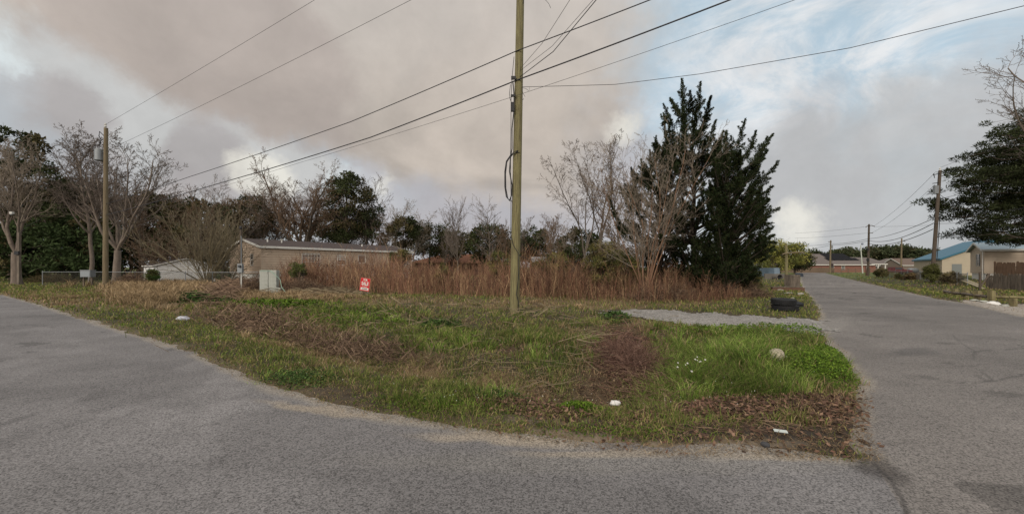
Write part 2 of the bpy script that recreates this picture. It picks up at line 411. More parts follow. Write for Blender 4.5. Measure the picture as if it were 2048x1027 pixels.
def covers(x, y, d=None):
    """weights of what covers the lot at each ground point"""
    if d is None: d = roads(x, y)
    px, py = pxy(x, y); n = fbm(x, y, 1.6, 11, 4); jx = (fbm(x, y, 2.5, 21, 3)-.5)*40; jy = (fbm(x, y, 2.5, 24, 3)-.5)*26
    qx, qy = px+jx, py+jy; c = {}
    c['dirt'] = mx(el(qx,qy,1600,885,200,32,4), el(qx,qy,1420,872,120,16), el(qx,qy,1690,880,75,45), el(qx,qy,1480,874,170,14), el(qx,qy,700,802,85,15,8)*.7, el(qx,qy,560,762,60,10,18)*.4, el(qx,qy,1140,852,120,15,5)*.7, el(qx,qy,1330,878,120,8)*.6)
    c['sand'] = mx(el(qx,qy,1180,885,180,14,3), el(qx,qy,1400,895,180,12), el(qx,qy,1090,850,90,10)*.6)
    c['litter'] = mx(el(qx,qy,1170,785,110,32,8), el(qx,qy,1500,822,220,22,-3)*.8, el(qx,qy,1650,825,80,30)*.7, el(qx,qy,1070,820,120,22,5)*.7, el(qx,qy,1240,725,90,45,-30)*.9, el(qx,qy,1030,700,50,12)*.8)
    c['hollow'] = mx(el(qx,qy,1165,782,105,30,8), el(qx,qy,1235,740,60,34,-30)*.8)
    c['litter'] = np.maximum(c['litter'], c['hollow'])
    c['straw'] = .75*mx(el(qx,qy,640,706,150,14,12), el(qx,qy,840,735,50,28), el(qx,qy,1010,765,80,24), el(qx,qy,560,650,160,22,12)*.8, el(qx,qy,130,605,160,12,3)*.7, el(qx,qy,330,600,120,22)*.9, el(qx,qy,1300,660,120,18)*.6, el(qx,qy,1130,612,240,9)*.8, el(qx,qy,760,604,220,7)*.8, el(qx,qy,1230,605,260,9)*.6, el(qx,qy,1640,860,70,40)*.5)
    c['brush'] = mx(el(qx,qy,520,645,110,20,12), el(qx,qy,700,690,120,16,10), el(qx,qy,1240,700,110,36,25), el(qx,qy,950,720,120,12)*.6)
    c['lush'] = mx(el(qx,qy,1420,740,170,58), el(qx,qy,1640,750,85,50), el(qx,qy,1120,700,120,40,15), el(qx,qy,880,690,170,26)*.7, el(qx,qy,720,640,170,24)*.7, el(qx,qy,950,780,120,30)*.6, el(qx,qy,1560,680,120,24)*.7, el(qx,qy,900,800,120,20)*.4)
    return px, py, n, c
CD = dict(dirt=srgb(58,51,44), sand=srgb(128,116,101), litter=srgb(94,74,62), straw=srgb(150,128,96), brush=srgb(70,60,50), lush=srgb(66,72,40))
def groundcol(x, y, d):
    px, py, n, c = covers(x, y, d)
    m = sm(.35, .65, fbm(x, y, 1.1, 31, 4))[..., None]
    col = np.array(srgb(52,52,32))*(1-m)+np.array(srgb(74,64,46))*m
    m2 = sm(.45, .7, fbm(x, y, 4.5, 41, 3))[..., None]; col = col*(1-.5*m2)+np.array(srgb(66,60,42))*.5*m2
    for k in ('lush', 'straw', 'brush', 'litter', 'dirt', 'sand'):
        w = np.clip(c[k]*(1.0 if k in ('dirt', 'sand') else .7), 0, 1)[..., None]; col = col*(1-w)+np.array(CD[k])*w
    e = (1-sm(.0, .4, np.abs(d)))[..., None]*.6*(1-c['dirt'])[..., None]; col = col*(1-e)+np.array(srgb(112,100,82))*e
    f = sm(40, 60, y)[..., None]; col = col*(1-f)+np.array(srgb(90,98,50))*f
    g = (psdf(x, y, PD) < 0)[..., None]; col = np.where(g, np.array(srgb(158,150,140)), col)
    return col
rat = np.linspace(-1.75, 1.75, 1150)
pys = np.concatenate([np.arange(1075, 640, -2.2), np.arange(640, 560, -1.2), np.arange(560, 536, -.6), np.arange(536, 534.6, -.1)])
YY = F*EYE/(pys-HOR); NR, NC = len(YY), len(rat)
gx = (YY[:, None]*rat[None]); gy = np.repeat(YY[:, None], NC, 1)
gd = roads(gx, gy); gh = height(gx, gy, gd)
idx = np.arange(NR*NC).reshape(NR, NC)
GF = np.stack([idx[:-1, :-1], idx[:-1, 1:], idx[1:, 1:], idx[1:, :-1]], -1).reshape(-1, 4)
def sub(V, cols, Fm):
    u, inv = np.unique(Fm.ravel(), return_inverse=True); return (V[u], inv.reshape(-1, 4)), cols[u]
gcol = groundcol(gx, gy, gd).reshape(-1, 3)
# coarse surroundings outside the fine sheet
cx_, cy_ = np.meshgrid(np.concatenate([[-3000,-1200,-500], np.arange(-200, 201, 2.0), [500,1200,3000]]), np.concatenate([[-3000,-900,-300], np.arange(-120, 2.0, 2.0), np.arange(2, 200, 2.0), [400, 1000, 3000]]))
cd = roads(cx_, cy_); ch = height(cx_, cy_, cd)-.02
ci = np.arange(cx_.size).reshape(cx_.shape)
CF = np.stack([ci[:-1, :-1], ci[:-1, 1:], ci[1:, 1:], ci[1:, :-1]], -1).reshape(-1, 4)
def inside(x, y): return (y > YY[0]+.2) & (np.abs(x) < 1.72*y) & (y < YY[-1]-5)
cin = inside(cx_, cy_).ravel(); CF = CF[~cin[CF].all(1)]
ccol = groundcol(cx_, cy_, cd).reshape(-1, 3)
g_ = mk('ground', [(np.stack([gx, gy, gh], -1).reshape(-1, 3), GF), (np.stack([cx_, cy_, ch-.10], -1).reshape(-1, 3), CF)], M_ground, col=[gcol, ccol], smooth=True)
tag(g_, kind='structure')
def roadcol(x, y, d, warm):
    px, py = pxy(x, y)
    b = np.array(srgb(99,97,97)) if not warm else np.array(srgb(100,96,93))
    n = fbm(x, y, .35, 51, 4)[..., None]; col = b*(.80+.40*n)
    n2 = fbm(x*.3, y*1.6, 1.0, 57, 4)[..., None]; col = col*(.9+.2*n2)
    pt = sm(.56, .62, fbm(x, y, .55, 151, 4))[..., None]; col = col*(1-.13*pt)
    sp = sm(.80, .86, vnoise(x, y, 2.6, 161))[..., None]*sm(.5, .7, fbm(x, y, .6, 163, 2))[..., None]; col = col*(1-.35*sp)
    lt = sm(.58, .7, fbm(x*.5+y*.3, y*.5-x*.3, 1.3, 171, 4))[..., None]; col = col*(1+.12*lt)
    dd = -d; w = (1-sm(.0, .16, dd+.2*(fbm(x, y, 1.7, 61, 4)-.5)))[..., None]*.5
    w = w*sm(.3, .6, fbm(x, y, .9, 63, 3)+.15)[..., None]
    col = col*(1-w)+np.array(srgb(138,130,117))*w
    jx = (fbm(x, y, 3, 71, 3)-.5)*50; jy = (fbm(x, y, 3, 73, 3)-.5)*16
    s = mx(el(px+jx,py+jy,1000,878,150,10,3), el(px+jx,py+jy,1230,905,170,8), el(px+jx,py+jy,640,820,100,7,9), el(px+jx,py+jy,1560,912,120,6))[..., None]*.7
    col = col*(1-s)+np.array(srgb(134,124,110))*s
    s = el(px+jx*.5,py+jy*.6,1832,706,44,7,2)[..., None]*.55; col = col*(1-s)+np.array(srgb(70,68,68))*s
    s = (el(px,py+jy,1250,925,500,22)*.35)[..., None]; col = col*(1-s)+np.array(srgb(112,109,104))*s
    s = el(px+jx,py+jy*.5,1760,935,60,22,25)[..., None]*.7; col = col*(1-s)+np.array(srgb(52,48,46))*s
    # cracks and the joint between the two roads
    wob = (fbm(x, y, 5, 81, 3)-.5)
    for P, wd, a in (([(1750,925),(1785,965),(1805,1000),(1815,1040),(1830,1080)], .016, .6), ([(1870,763),(1925,766),(1985,765),(2048,752),(2120,748)], .018, .5), ([(1945,706),(1990,702),(2048,700),(2120,697)], .022, .5), ([(1890,735),(1960,732),(2060,735)], .018, .35), ([(1905,672),(1925,690),(1950,706),(1945,720)], .02, .4), ([(1950,752),(1975,765),(1982,760),(1965,748)], .016, .5), ([(1650,630),(1720,640),(1760,643)], .03, .25), ([(0,652),(60,650),(110,655)], .03, .35), ([(2030,690),(2048,695)], .03, .6)):
        q = pline(x+wob*.10, y+wob*.14, gp(P)); s = (np.exp(-(q/wd)**2)*a)[..., None]; col = col*(1-s)+np.array(srgb(44,42,42))*s
    s = el(px+jx,py+jy,1655,648,60,14)[..., None]*.5; col = col*(1-s)+np.array(srgb(130,126,121))*s
    return col
RV = np.stack([gx, gy, np.zeros_like(gx)], -1)
dB = np.minimum(psdf(gx, gy, PB), psdf(gx, gy, PC)); dA = psdf(gx, gy, PA)
seam = gp([(1745,921),(1790,968),(1812,1010),(1825,1060),(1850,1100)])
sideB = gx > np.interp(-gy, [-seam[0][1], -seam[-1][1]], [seam[0][0], seam[-1][0]])
isB = sideB & (gy < 200) & ((gy < seam[0][1]) | (dB < .22))
isA = ~isB & (dA < .22)
isB = (isB & ((dB < .22) | (dA < .22)))
crown = .03*sm(0, 2, -gd)
RV[..., 2] = crown
fc = lambda m: GF[m.ravel()[GF].all(1)]
rcA = roadcol(gx, gy, gd, False).reshape(-1, 3); rcB = roadcol(gx, gy, gd, True).reshape(-1, 3)
# faces shared by the seam go to the front road
fB = fc(isB); any_ = (isA | isB); fA = fc(any_); keyB = set(map(int, fB[:, 0])); fA = fA[~np.isin(fA[:, 0], fB[:, 0])]
pA, cA = sub(RV.reshape(-1, 3), rcA, fA); pB, cB = sub(RV.reshape(-1, 3), rcB, fB)
# the front road carries on behind the camera
cr = cd < .2; crf = CF[cr.ravel()[CF].all(1)]
pC, cC = sub(np.stack([cx_, cy_, np.full(cx_.shape, -.035)], -1).reshape(-1, 3), roadcol(cx_, np.minimum(cy_, -1e3)*0+cy_, cd, False).reshape(-1, 3), crf)
tag(mk('front_road', [pA, pC], M_road, col=[cA, cC], smooth=True), kind='structure')
tag(mk('side_road', [pB], M_road, col=[cB], smooth=True), kind='structure')
dv = psdf(gx, gy, DRV)+(fbm(gx, gy, 1.8, 91, 4)-.5)*1.5
m = (dv < 0); fD = fc(m)
dz = np.maximum(gh, 0)+.012+.02*(fbm(gx, gy, 9, 93, 2)-.5)
dc = np.tile(np.array(srgb(121,118,114)), (gx.size, 1))*(.8+.4*fbm(gx, gy, 2, 95, 4).reshape(-1, 1))
pD_, cD_ = sub(np.stack([gx, gy, dz], -1).reshape(-1, 3), dc, fD)
tag(mk('gravel_driveway', [pD_], M_gravel, col=[cD_], smooth=True), kind='structure')
def H(x, y):
    return height(np.atleast_1d(np.asarray(x, float)), np.atleast_1d(np.asarray(y, float)))
def GZ(x, y): return float(H(x, y)[0])

# ------------------------------------------------------------------ grass, litter, dead stems on the ground
def scatter(n, py0, py1, px0=-60, px1=2110, seed=0, pw=1.0):
    r = np.random.RandomState(seed); py = py0+(py1-py0)*r.rand(n)**pw; px = px0+(px1-px0)*r.rand(n)
    Y = F*EYE/(py-HOR); X = (px-1024)/F*Y; return X, Y
def blades(X, Y, hgt, wid, lean, r, cols, z=None, segs=2, ldir=None):
    n = len(X); Z = H(X, Y)-.01 if z is None else z
    a = r.rand(n)*2*pi if ldir is None else ldir; P = np.stack([X, Y, Z], -1)
    L = np.stack([np.cos(a), np.sin(a), np.zeros(n)], -1); b = r.rand(n)*2*pi
    Wd = np.stack([np.cos(b), np.sin(b), np.zeros(n)], -1)*wid[:, None]*.5
    up = np.array([0, 0, 1.0]); h = hgt[:, None]; le = lean[:, None]
    p1 = P+up*h*.55+L*h*le*.3; p2 = P+up*h*np.clip(1-le*.35, .1, 1)+L*h*le
    V = np.stack([P-Wd, P+Wd, p1+Wd*.8, p1-Wd*.8, p2], 1).reshape(-1, 3)
    i = np.arange(n)*5
    q = np.stack([i, i+1, i+2, i+3], -1); t = np.stack([i+3, i+2, i+4], -1)
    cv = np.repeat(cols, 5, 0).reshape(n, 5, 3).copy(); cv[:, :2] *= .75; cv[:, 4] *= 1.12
    return V, q, t, cv.reshape(-1, 3)
def emit(name, lists, m, label=None, cat=None):
    parts, cols = [], []
    for V, q, t, c in lists:
        parts.append((V, q)); cols.append(c); parts.append((np.zeros((0, 3)), t-len(V))); cols.append(np.zeros((0, 3)))
    o = mk(name, parts, m, col=cols); tag(o, label, cat, kind='stuff'); return o
GREEN = np.array([srgb(94,108,52), srgb(110,120,60), srgb(76,92,44), srgb(126,128,70), srgb(134,126,82)])
STRAW = np.array([srgb(158,136,104), srgb(138,118,90), srgb(176,154,122), srgb(116,98,76)])
def pick(pal, p, n, r, amt=.2): return pal[r.choice(len(pal), n, p=p)]*(1+amt*(r.rand(n, 1)*2-1))
out = []
r = np.random.RandomState(11)
# short turf everywhere, even density in the picture
for (N, a, b, pw) in ((230000, 566, 930, 1.1), (70000, 545, 600, 1.0)):
    X, Y = scatter(N, a, b, seed=21+a, pw=pw); d = roads(X, Y); px, py, n_, c = covers(X, Y, d)
    nn = fbm(X, Y, 2.3, 101, 3)
    keep = (d > -.05+.14*(r.rand(len(X))-.3)) & (r.rand(len(X)) > .97*mx(c['dirt'], c['sand'], c['litter']*.9, c['hollow'])) & (psdf(X, Y, DRV)+.4*(r.rand(len(X))-.5) > 0) & (psdf(X, Y, PD) > 0) & (r.rand(len(X)) < .3+1.2*sm(.25, .6, nn))
    X, Y, d, nn = X[keep], Y[keep], d[keep], nn[keep]; cc = {k: v[keep] for k, v in c.items()}; n = len(X)
    col = pick(GREEN, [.28,.24,.16,.18,.14], n, r); st = r.rand(n) < np.clip(cc['straw']*.9+cc['brush']*.6+cc['litter']*.5+.12+.35*sm(.5, .7, fbm(X, Y, .7, 111, 3)), 0, .95)
    col = np.where(st[:, None], pick(STRAW, [.3,.35,.15,.2], n, r)*.8, col); lu = (r.rand(n) < cc['lush'])[:, None]
    col = np.where(lu & ~st[:, None], pick(np.array([srgb(84,96,48), srgb(102,112,58), srgb(64,76,38)]), [.4,.3,.3], n, r), col)
    col = col*(.5+1.0*fbm(X, Y, 6.0, 131, 2))[:, None]*1.05; h = (.03+.07*r.rand(n))*(1+.9*cc['lush']+.5*cc['straw'])*np.clip(.5+d*1.2, .4, 1.0)*(.6+.9*nn)
    w = np.maximum(.008, .62*Y/370)*(.7+.7*r.rand(n))
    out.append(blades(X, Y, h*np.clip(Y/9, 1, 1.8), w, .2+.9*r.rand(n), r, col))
def tufts(N, wkey, py0, py1, hr, per, pal, pp, seed, spread=.05, thr=.5, lean=(.2, .9), dmin=.15, bw=.006, px0=-60, px1=2110, extra=0.0):
    X, Y = scatter(N, py0, py1, px0, px1, seed); d = roads(X, Y); px, py, n_, c = covers(X, Y, d); r = np.random.RandomState(seed+1)
    w = c[wkey] if isinstance(wkey, str) else mx(*[c[k] for k in wkey])
    k = (d > dmin) & (r.rand(len(X)) < .25+1.1*sm(.35, .6, fbm(X, Y, 2.7, 143, 3))) & (r.rand(len(X)) < np.clip(w+extra, 0, 1)*(1-.93*c['litter'])*(1-c['hollow'])) & (psdf(X, Y, DRV) > .1) & (psdf(X, Y, PD) > 0) & (c['dirt'] < .5) & (c['sand'] < .5)
    X, Y = X[k], Y[k]; T = len(X); s = spread*(1+Y/14)
    xx = np.repeat(X, per)+r.normal(size=T*per)*np.repeat(s, per); yy = np.repeat(Y, per)+r.normal(size=T*per)*np.repeat(s, per)
    n = len(xx); hh = np.repeat(hr[0]+(hr[1]-hr[0])*r.rand(T), per)*(.55+.6*r.rand(n))
    hue = np.repeat((.6+.75*r.rand(T))*np.where(Y > 15, .72, 1), per)[:, None]; cl = sm(.3, .7, fbm(X, Y, 1.9, 141, 3)); hue = hue*np.repeat(.62+.6*cl, per)[:, None]; hh = hh*np.repeat(.65+.6*cl, per); col = np.where(r.rand(n, 1) < .13, pick(STRAW, [.3,.3,.1,.3], n, r)*.85, pick(pal, pp, n, r, .25))*hue
    la = np.arctan2(yy-np.repeat(Y, per), xx-np.repeat(X, per))+r.normal(size=n)*.7
    out.append(blades(xx, yy, hh, np.maximum(bw, .5*yy/370)*(.7+.5*r.rand(n)), lean[0]+(lean[1]-lean[0])*r.rand(n), r, col, ldir=la))
LUSH = np.array([srgb(94,116,48), srgb(114,134,62), srgb(70,92,42), srgb(134,144,80)])
tufts(2200, 'lush', 640, 850, (.12,.26), 46, LUSH, [.35,.3,.2,.15], 31, .055)
tufts(700, 'lush', 660, 800, (.2,.36), 50, LUSH, [.35,.3,.2,.15], 33, .06, lean=(.3,1.1), px0=1250, px1=1560)
tufts(1500, ('lush', 'brush'), 600, 700, (.14,.3), 34, GREEN, [.3,.3,.2,.1,.1], 35, .06)
tufts(900, 'straw', 590, 830, (.10,.26), 44, STRAW, [.3,.3,.25,.15], 37, .05, lean=(.3,1.2))
tufts(2600, 'brush', 600, 850, (.07,.2), 30, GREEN, [.3,.3,.2,.1,.1], 39, .06, extra=.3)
tufts(1500, 'lush', 600, 850, (.05,.14), 26, LUSH, [.35,.3,.2,.15], 45, .07, extra=.3, dmin=.08, px1=1300)
tufts(600, 'straw', 600, 880, (.06,.14), 26, GREEN, [.3,.3,.2,.1,.1], 41, .05, extra=.25, dmin=.05)
tufts(500, 'straw', 560, 600, (.15,.35), 30, STRAW, [.3,.3,.2,.2], 43, .08, extra=.05)
# flat straw-coloured bits lying on the soil
X, Y = scatter(60000, 590, 925, seed=47); d = roads(X, Y); k = (d > -.10+.1*r.rand(len(X))) & (psdf(X, Y, DRV) > 0); X, Y = X[k], Y[k]; n = len(X)
out.append(blades(X, Y, .015+.03*r.rand(n), np.maximum(.004, .45*Y/370)*(.6+.5*r.rand(n)), 1.5+2.0*r.rand(n), r, pick(STRAW, [.25,.25,.15,.35], n, r, .35)*.85, z=np.maximum(H(X, Y), .004)+.004))
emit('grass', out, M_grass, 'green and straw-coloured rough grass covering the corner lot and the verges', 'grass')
# dry tan grass heaps at the far left of the lot
out = []; r = np.random.RandomState(51)
for (cx, cy, rx, ry, N, h0, h1) in ((340,578,105,16,420,.45,.85), (285,596,55,14,160,.4,.7), (430,582,50,10,160,.35,.7), (500,592,35,10,90,.2,.4), (600,590,60,9,120,.25,.45), (660,596,60,6,80,.2,.35)):
    px = cx+rx*r.normal(size=N)*.55; py = cy+ry*r.normal(size=N)*.55; px, py = px, np.clip(py, 556, 640)
    Y = F*EYE/(py-HOR); X = (px-1024)/F*Y; per = 40
    xx = np.repeat(X, per)+r.normal(size=N*per)*.16; yy = np.repeat(Y, per)+r.normal(size=N*per)*.16; n = len(xx)
    hh = np.repeat(h0+(h1-h0)*r.rand(N), per)*(.5+.6*r.rand(n))
    out.append(blades(xx, yy, hh, np.maximum(.008, .4*yy/370)*(.6+.6*r.rand(n)), .3+1.1*r.rand(n), r, pick(STRAW, [.3,.3,.2,.2], n, r)*np.repeat(.7+.45*r.rand(N), per)[:, None]))
emit('tall_dry_grass', out, M_dry, 'heaps of tall bent tan grass in front of the chain-link fence at the left', 'dry grass')
# leafy clover and low broad leaves
r = np.random.RandomState(61); P_, = [[]]
def broad(N, cx, cy, rx, ry, hmax, sz, pal, seed):
    r = np.random.RandomState(seed); px = cx+rx*np.clip(r.normal(size=N)*.5, -1, 1); py = cy+ry*np.clip(r.normal(size=N)*.5, -1, 1)
    Y = F*EYE/(py-HOR); X = (px-1024)/F*Y; q = np.clip(1-((px-cx)/rx)**2-((py-cy)/ry)**2, .05, 1); ok = roads(X, Y) > .04
    X, Y, q = X[ok], Y[ok], q[ok]; n = len(X); Z = H(X, Y)+hmax*q*r.rand(n)**.6
    D = unit(np.stack([r.normal(size=n), r.normal(size=n), .25+.5*r.rand(n)], -1)); Wd = unit(np.cross(D, np.stack([r.normal(size=n)*.3, r.normal(size=n)*.3, np.ones(n)], -1)))
    s = sz*(.6+.8*r.rand(n))*np.clip(Y/7, 1, 3)
    V, q4 = leafquads(np.stack([X, Y, Z], -1), D, Wd, s, s*.7); c = np.repeat(pick(pal, None, n, r, .3), 4, 0)
    return (V, q4), c
CL = np.array([srgb(84,108,36), srgb(100,122,44), srgb(66,88,32)]); DKL = np.array([srgb(58,78,40), srgb(74,92,48), srgb(46,62,34)])
L_ = [broad(11000,1645,738,84,48,.17,.03,CL,1), broad(2500,1600,735,130,50,.12,.03,CL*.85,21), broad(900,1230,642,30,10,.16,.06,DKL,2), broad(2500,1160,822,50,14,.08,.03,CL*.9,3), broad(1500,1000,795,90,26,.08,.025,DKL*1.2,4), broad(2200,880,815,170,26,.05,.022,CL*.85,5), broad(2500,600,760,80,20,.05,.03,DKL*1.2,6),
      broad(3000,400,600,60,10,.3,.05,DKL,7), broad(1500,560,612,120,12,.14,.05,CL*.75,8), broad(1300,1250,868,230,16,.025,.02,CL*.8,9), broad(1500,880,655,40,10,.12,.05,DKL,10), broad(3000,1500,665,200,14,.1,.04,CL,11), broad(2200,700,640,180,24,.12,.045,CL*.8,12)]
tag(mk('clover', [a for a, b in L_], M_leaf, col=[b for a, b in L_]), 'bright green clover and low broad-leaved weeds near the road edges', 'weeds', kind='stuff')
# brown leaves
r = np.random.RandomState(71); X, Y = scatter(46000, 640, 920, 900, 1800, 72); d = roads(X, Y); _, _, _, c = covers(X, Y, d)
k = (d > -.03-.08*r.rand(len(X))**3) & (r.rand(len(X)) < c['litter']*(1-.6*c['dirt'])+c['dirt']*.08+.015); X, Y = X[k], Y[k]; n = len(X)
D = unit(np.stack([r.normal(size=n), r.normal(size=n), r.normal(size=n)*.35], -1)); Wd = unit(np.cross(D, np.stack([r.normal(size=n)*.4, r.normal(size=n)*.4, np.ones(n)], -1)))
V, q = leafquads(np.stack([X, Y, np.maximum(H(X, Y), 0)*1.0*(H(X, Y) > 0)+H(X, Y)*(H(X, Y) <= 0)*(d[k] > .1)+.012+.05*r.rand(n)*c['litter'][k]], -1), D, Wd, .03+.045*r.rand(n), .018+.022*r.rand(n))
BR = np.array([srgb(102,78,66), srgb(84,66,56), srgb(124,100,84), srgb(66,54,47)])
tag(mk('leaf_litter', [(V, q)], M_dry, col=[np.repeat(pick(BR, None, n, r, .25), 4, 0)]), 'dead brown leaves lying in the hollow and along the muddy corner', 'dead leaves', kind='stuff')
# dead stems lying over the ditch
def stems(N, cx, cy, rx, ry, ang, L0, L1, z0, z1, pal, seed, rad=.004, tilt=.15, spread=.5, bend=.2):
    r = np.random.RandomState(seed); u = r.normal(size=N)*.5*rx; v = r.normal(size=N)*.5*ry; a = R(ang)
    px = cx+u*cos(a)-v*sin(a); py = np.clip(cy+u*sin(a)+v*cos(a), 560, 930); Y = F*EYE/(py-HOR); X = (px-1024)/F*Y
    th = r.normal(size=N)*spread+r.choice([0, pi], N); D = np.stack([np.cos(th), np.sin(th)*.8, r.normal(size=N)*tilt], -1)
    L = (L0+(L1-L0)*r.rand(N))[:, None]; Z = H(X, Y)+z0+(z1-z0)*r.rand(N); P = np.stack([X, Y, Z], -1); S = []
    p = P-D*L*.5; bd = r.normal(size=(N, 3))*bend*L; m_ = P+bd*.25+np.array([0, 0, 1])*L*.05; e = P+D*L*.5
    lo = H(p[:, 0], p[:, 1])+.01; p[:, 2] = np.maximum(p[:, 2], lo); e[:, 2] = np.maximum(e[:, 2], H(e[:, 0], e[:, 1])+.01)
    rr = np.maximum(rad, .0009*Y)*(.6+.8*r.rand(N))
    S = np.concatenate([np.concatenate([p, m_, rr[:, None], rr[:, None]*.8], 1), np.concatenate([m_, e, rr[:, None]*.8, rr[:, None]*.35], 1)])
    V, q = segtubes(S, 3); c = pick(pal, None, N, r, .25); return (V, q), np.repeat(np.concatenate([c, c]), 6, 0)
BRW = np.array([srgb(108,90,76), srgb(86,70,60), srgb(130,110,92)]); GRS = np.array([srgb(132,120,98), srgb(110,99,80), srgb(92,80,66)])
L_ = [stems(70,1185,700,60,45,55,.3,.9,.02,.2,GRS,5,spread=.9,bend=.35,rad=.003), stems(30,900,700,160,30,15,.3,.8,.02,.12,GRS,25,spread=.6,bend=.35,rad=.003), stems(35,1030,740,150,20,8,.2,.7,.02,.10,GRS,6,bend=.35,rad=.003), stems(900,520,645,120,22,10,.15,.45,.02,.22,BRW,7,spread=1.4,tilt=.7,bend=.4,rad=.003), stems(900,700,692,130,18,10,.15,.45,.02,.22,BRW*.9,8,spread=1.4,tilt=.7,bend=.4,rad=.003),
      stems(50,1100,640,200,18,5,.3,.7,.02,.3,GRS,9,tilt=.4), stems(500,460,585,50,18,-25,.5,1.6,.05,.5,BRW,10,tilt=.3), stems(500,650,585,110,9,0,.5,1.3,.02,.3,GRS,13,tilt=.2), stems(300,1500,850,260,30,0,.1,.3,.0,.02,BRW,14,rad=.003,tilt=.05,spread=1.5), stems(220,850,650,300,40,0,.2,.6,.02,.2,GRS,15,tilt=.5,spread=1.5)]
tag(mk('dead_stems', [a for a, b in L_], M_dry, col=[b for a, b in L_]), 'grey dead stems lying criss-cross over the grass and the shallow ditch', 'dead stems', kind='stuff')
A_, cA_ = stems(1700,1270,726,84,46,35,.15,.5,.01,.14,np.array([srgb(100,76,66), srgb(80,62,56), srgb(122,98,86)]),16,rad=.0016,spread=1.0,tilt=.3,bend=.4)
tag(mk('brush_pile', [A_], M_dry, col=[cA_]), 'reddish brown heap of fine dead brush in the hollow near the corner', 'brush pile')
# small white flowers
r = np.random.RandomState(81); X, Y = scatter(420, 600, 830, 400, 1700, 82); k = (roads(X, Y) > .3); X, Y = X[k], Y[k]; n = len(X)
gx2, gy2 = G(1392, 768); X = np.concatenate([X, gx2+.10*r.normal(size=11)]); Y = np.concatenate([Y, gy2+.10*r.normal(size=11)]); big = np.arange(len(X)) >= n; n = len(X)
Z = H(X, Y)+.06+.10*r.rand(n)+big*.2; s = np.where(big, .026, .010*np.clip(Y/7, 1, 3))*(.7+.6*r.rand(n)); P = np.stack([X, Y, Z], -1); parts = []
for a in (0, 60, 120):
    D = np.tile(np.array([[cos(R(a)), sin(R(a))*.6, sin(R(a))*.8]]), (n, 1)); Wd = np.tile(np.array([[-sin(R(a)), cos(R(a))*.6, cos(R(a))*.8]]), (n, 1)); parts.append(leafquads(P-D*s[:, None]*.5, D, Wd, s, s*.5))
tag(mk('white_wildflowers', parts, M_white), 'tiny white wildflowers scattered in the grass and clustered in the lush tuft', 'flowers', kind='stuff')
print('ground ok')
# ------------------------------------------------------------------ trees
def norm3(v):
    l = sqrt(v[0]*v[0]+v[1]*v[1]+v[2]*v[2])+1e-9; return (v[0]/l, v[1]/l, v[2]/l)
def tilt_dir(d, a, rg):
    while True:
        q = (rg.gauss(0, 1), rg.gauss(0, 1), rg.gauss(0, 1)); c = norm3((d[1]*q[2]-d[2]*q[1], d[2]*q[0]-d[0]*q[2], d[0]*q[1]-d[1]*q[0]))
        if c: break
    ca, sa = cos(a), sin(a); return norm3((d[0]*ca+c[0]*sa, d[1]*ca+c[1]*sa, d[2]*ca+c[2]*sa))
def grow(rg, p, d, L, r0, lvl, o, S):
    mxl = o['lv']; n = max(3, min(12, int(L/o.get('seg', .6)))) if lvl < mxl else 3
    wn = o['wan'][min(lvl, len(o['wan'])-1)]; up = o['up'][min(lvl, len(o['up'])-1)]; st = o['start'][min(lvl, len(o['start'])-1)]
    K = o['kids'][min(lvl, len(o['kids'])-1)]; sl = L/n; acc = 0.0; r = r0
    for i in range(n):
        d = norm3((d[0]+rg.gauss(0, wn), d[1]+rg.gauss(0, wn), d[2]+rg.gauss(0, wn)+up))
        q = (p[0]+d[0]*sl, p[1]+d[1]*sl, p[2]+d[2]*sl); f = (i+1)/n
        rn = max(o['rmin'], r0*(1-f*o.get('tap', .75)))
        S[min(lvl, 2)].append((*p, *q, r, rn)); p = q; r = rn
        if lvl < mxl and f > st:
            acc += K/(n*(1-st)+1e-6)
            while acc >= 1:
                acc -= 1; a = R(o['ang'][min(lvl, len(o['ang'])-1)])*rg.uniform(.65, 1.3)
                grow(rg, p, tilt_dir(d, a, rg), L*o['ratio'][min(lvl, len(o['ratio'])-1)]*rg.uniform(.6, 1.15)*(1-.45*f*(lvl > 0)), max(o['rmin'], r*.62), lvl+1, o, S)
def segs_tree(root, S, mats, crown=None, h=None):
    if h:
        zs = sorted(t[5] for L in S for t in L); k = h/zs[int(len(zs)*.998)-1]; S = [[(*[v*k for v in t[:6]], t[6]*min(1, k**.5), t[7]*min(1, k**.5)) for t in L] for L in S]
    if S[0] or S[1]:
        parts = []
        if S[0]: parts.append(segtubes(S[0], 9))
        if S[1]: parts.append(segtubes(S[1], 6))
        mk('trunk', parts, mats[0], root, smooth=True)
    if S[2]: mk('crown', [segtubes(S[2], 3)], mats[1], root)
BO = dict(lv=4, seg=.7, wan=[.05,.10,.15,.2], up=[.03,.09,.08,.04], start=[.3,.2,.15,.1], kids=[9,8,6,4], ang=[40,36,36,38], ratio=[.5,.5,.45,.5], rmin=.010, tap=.75)
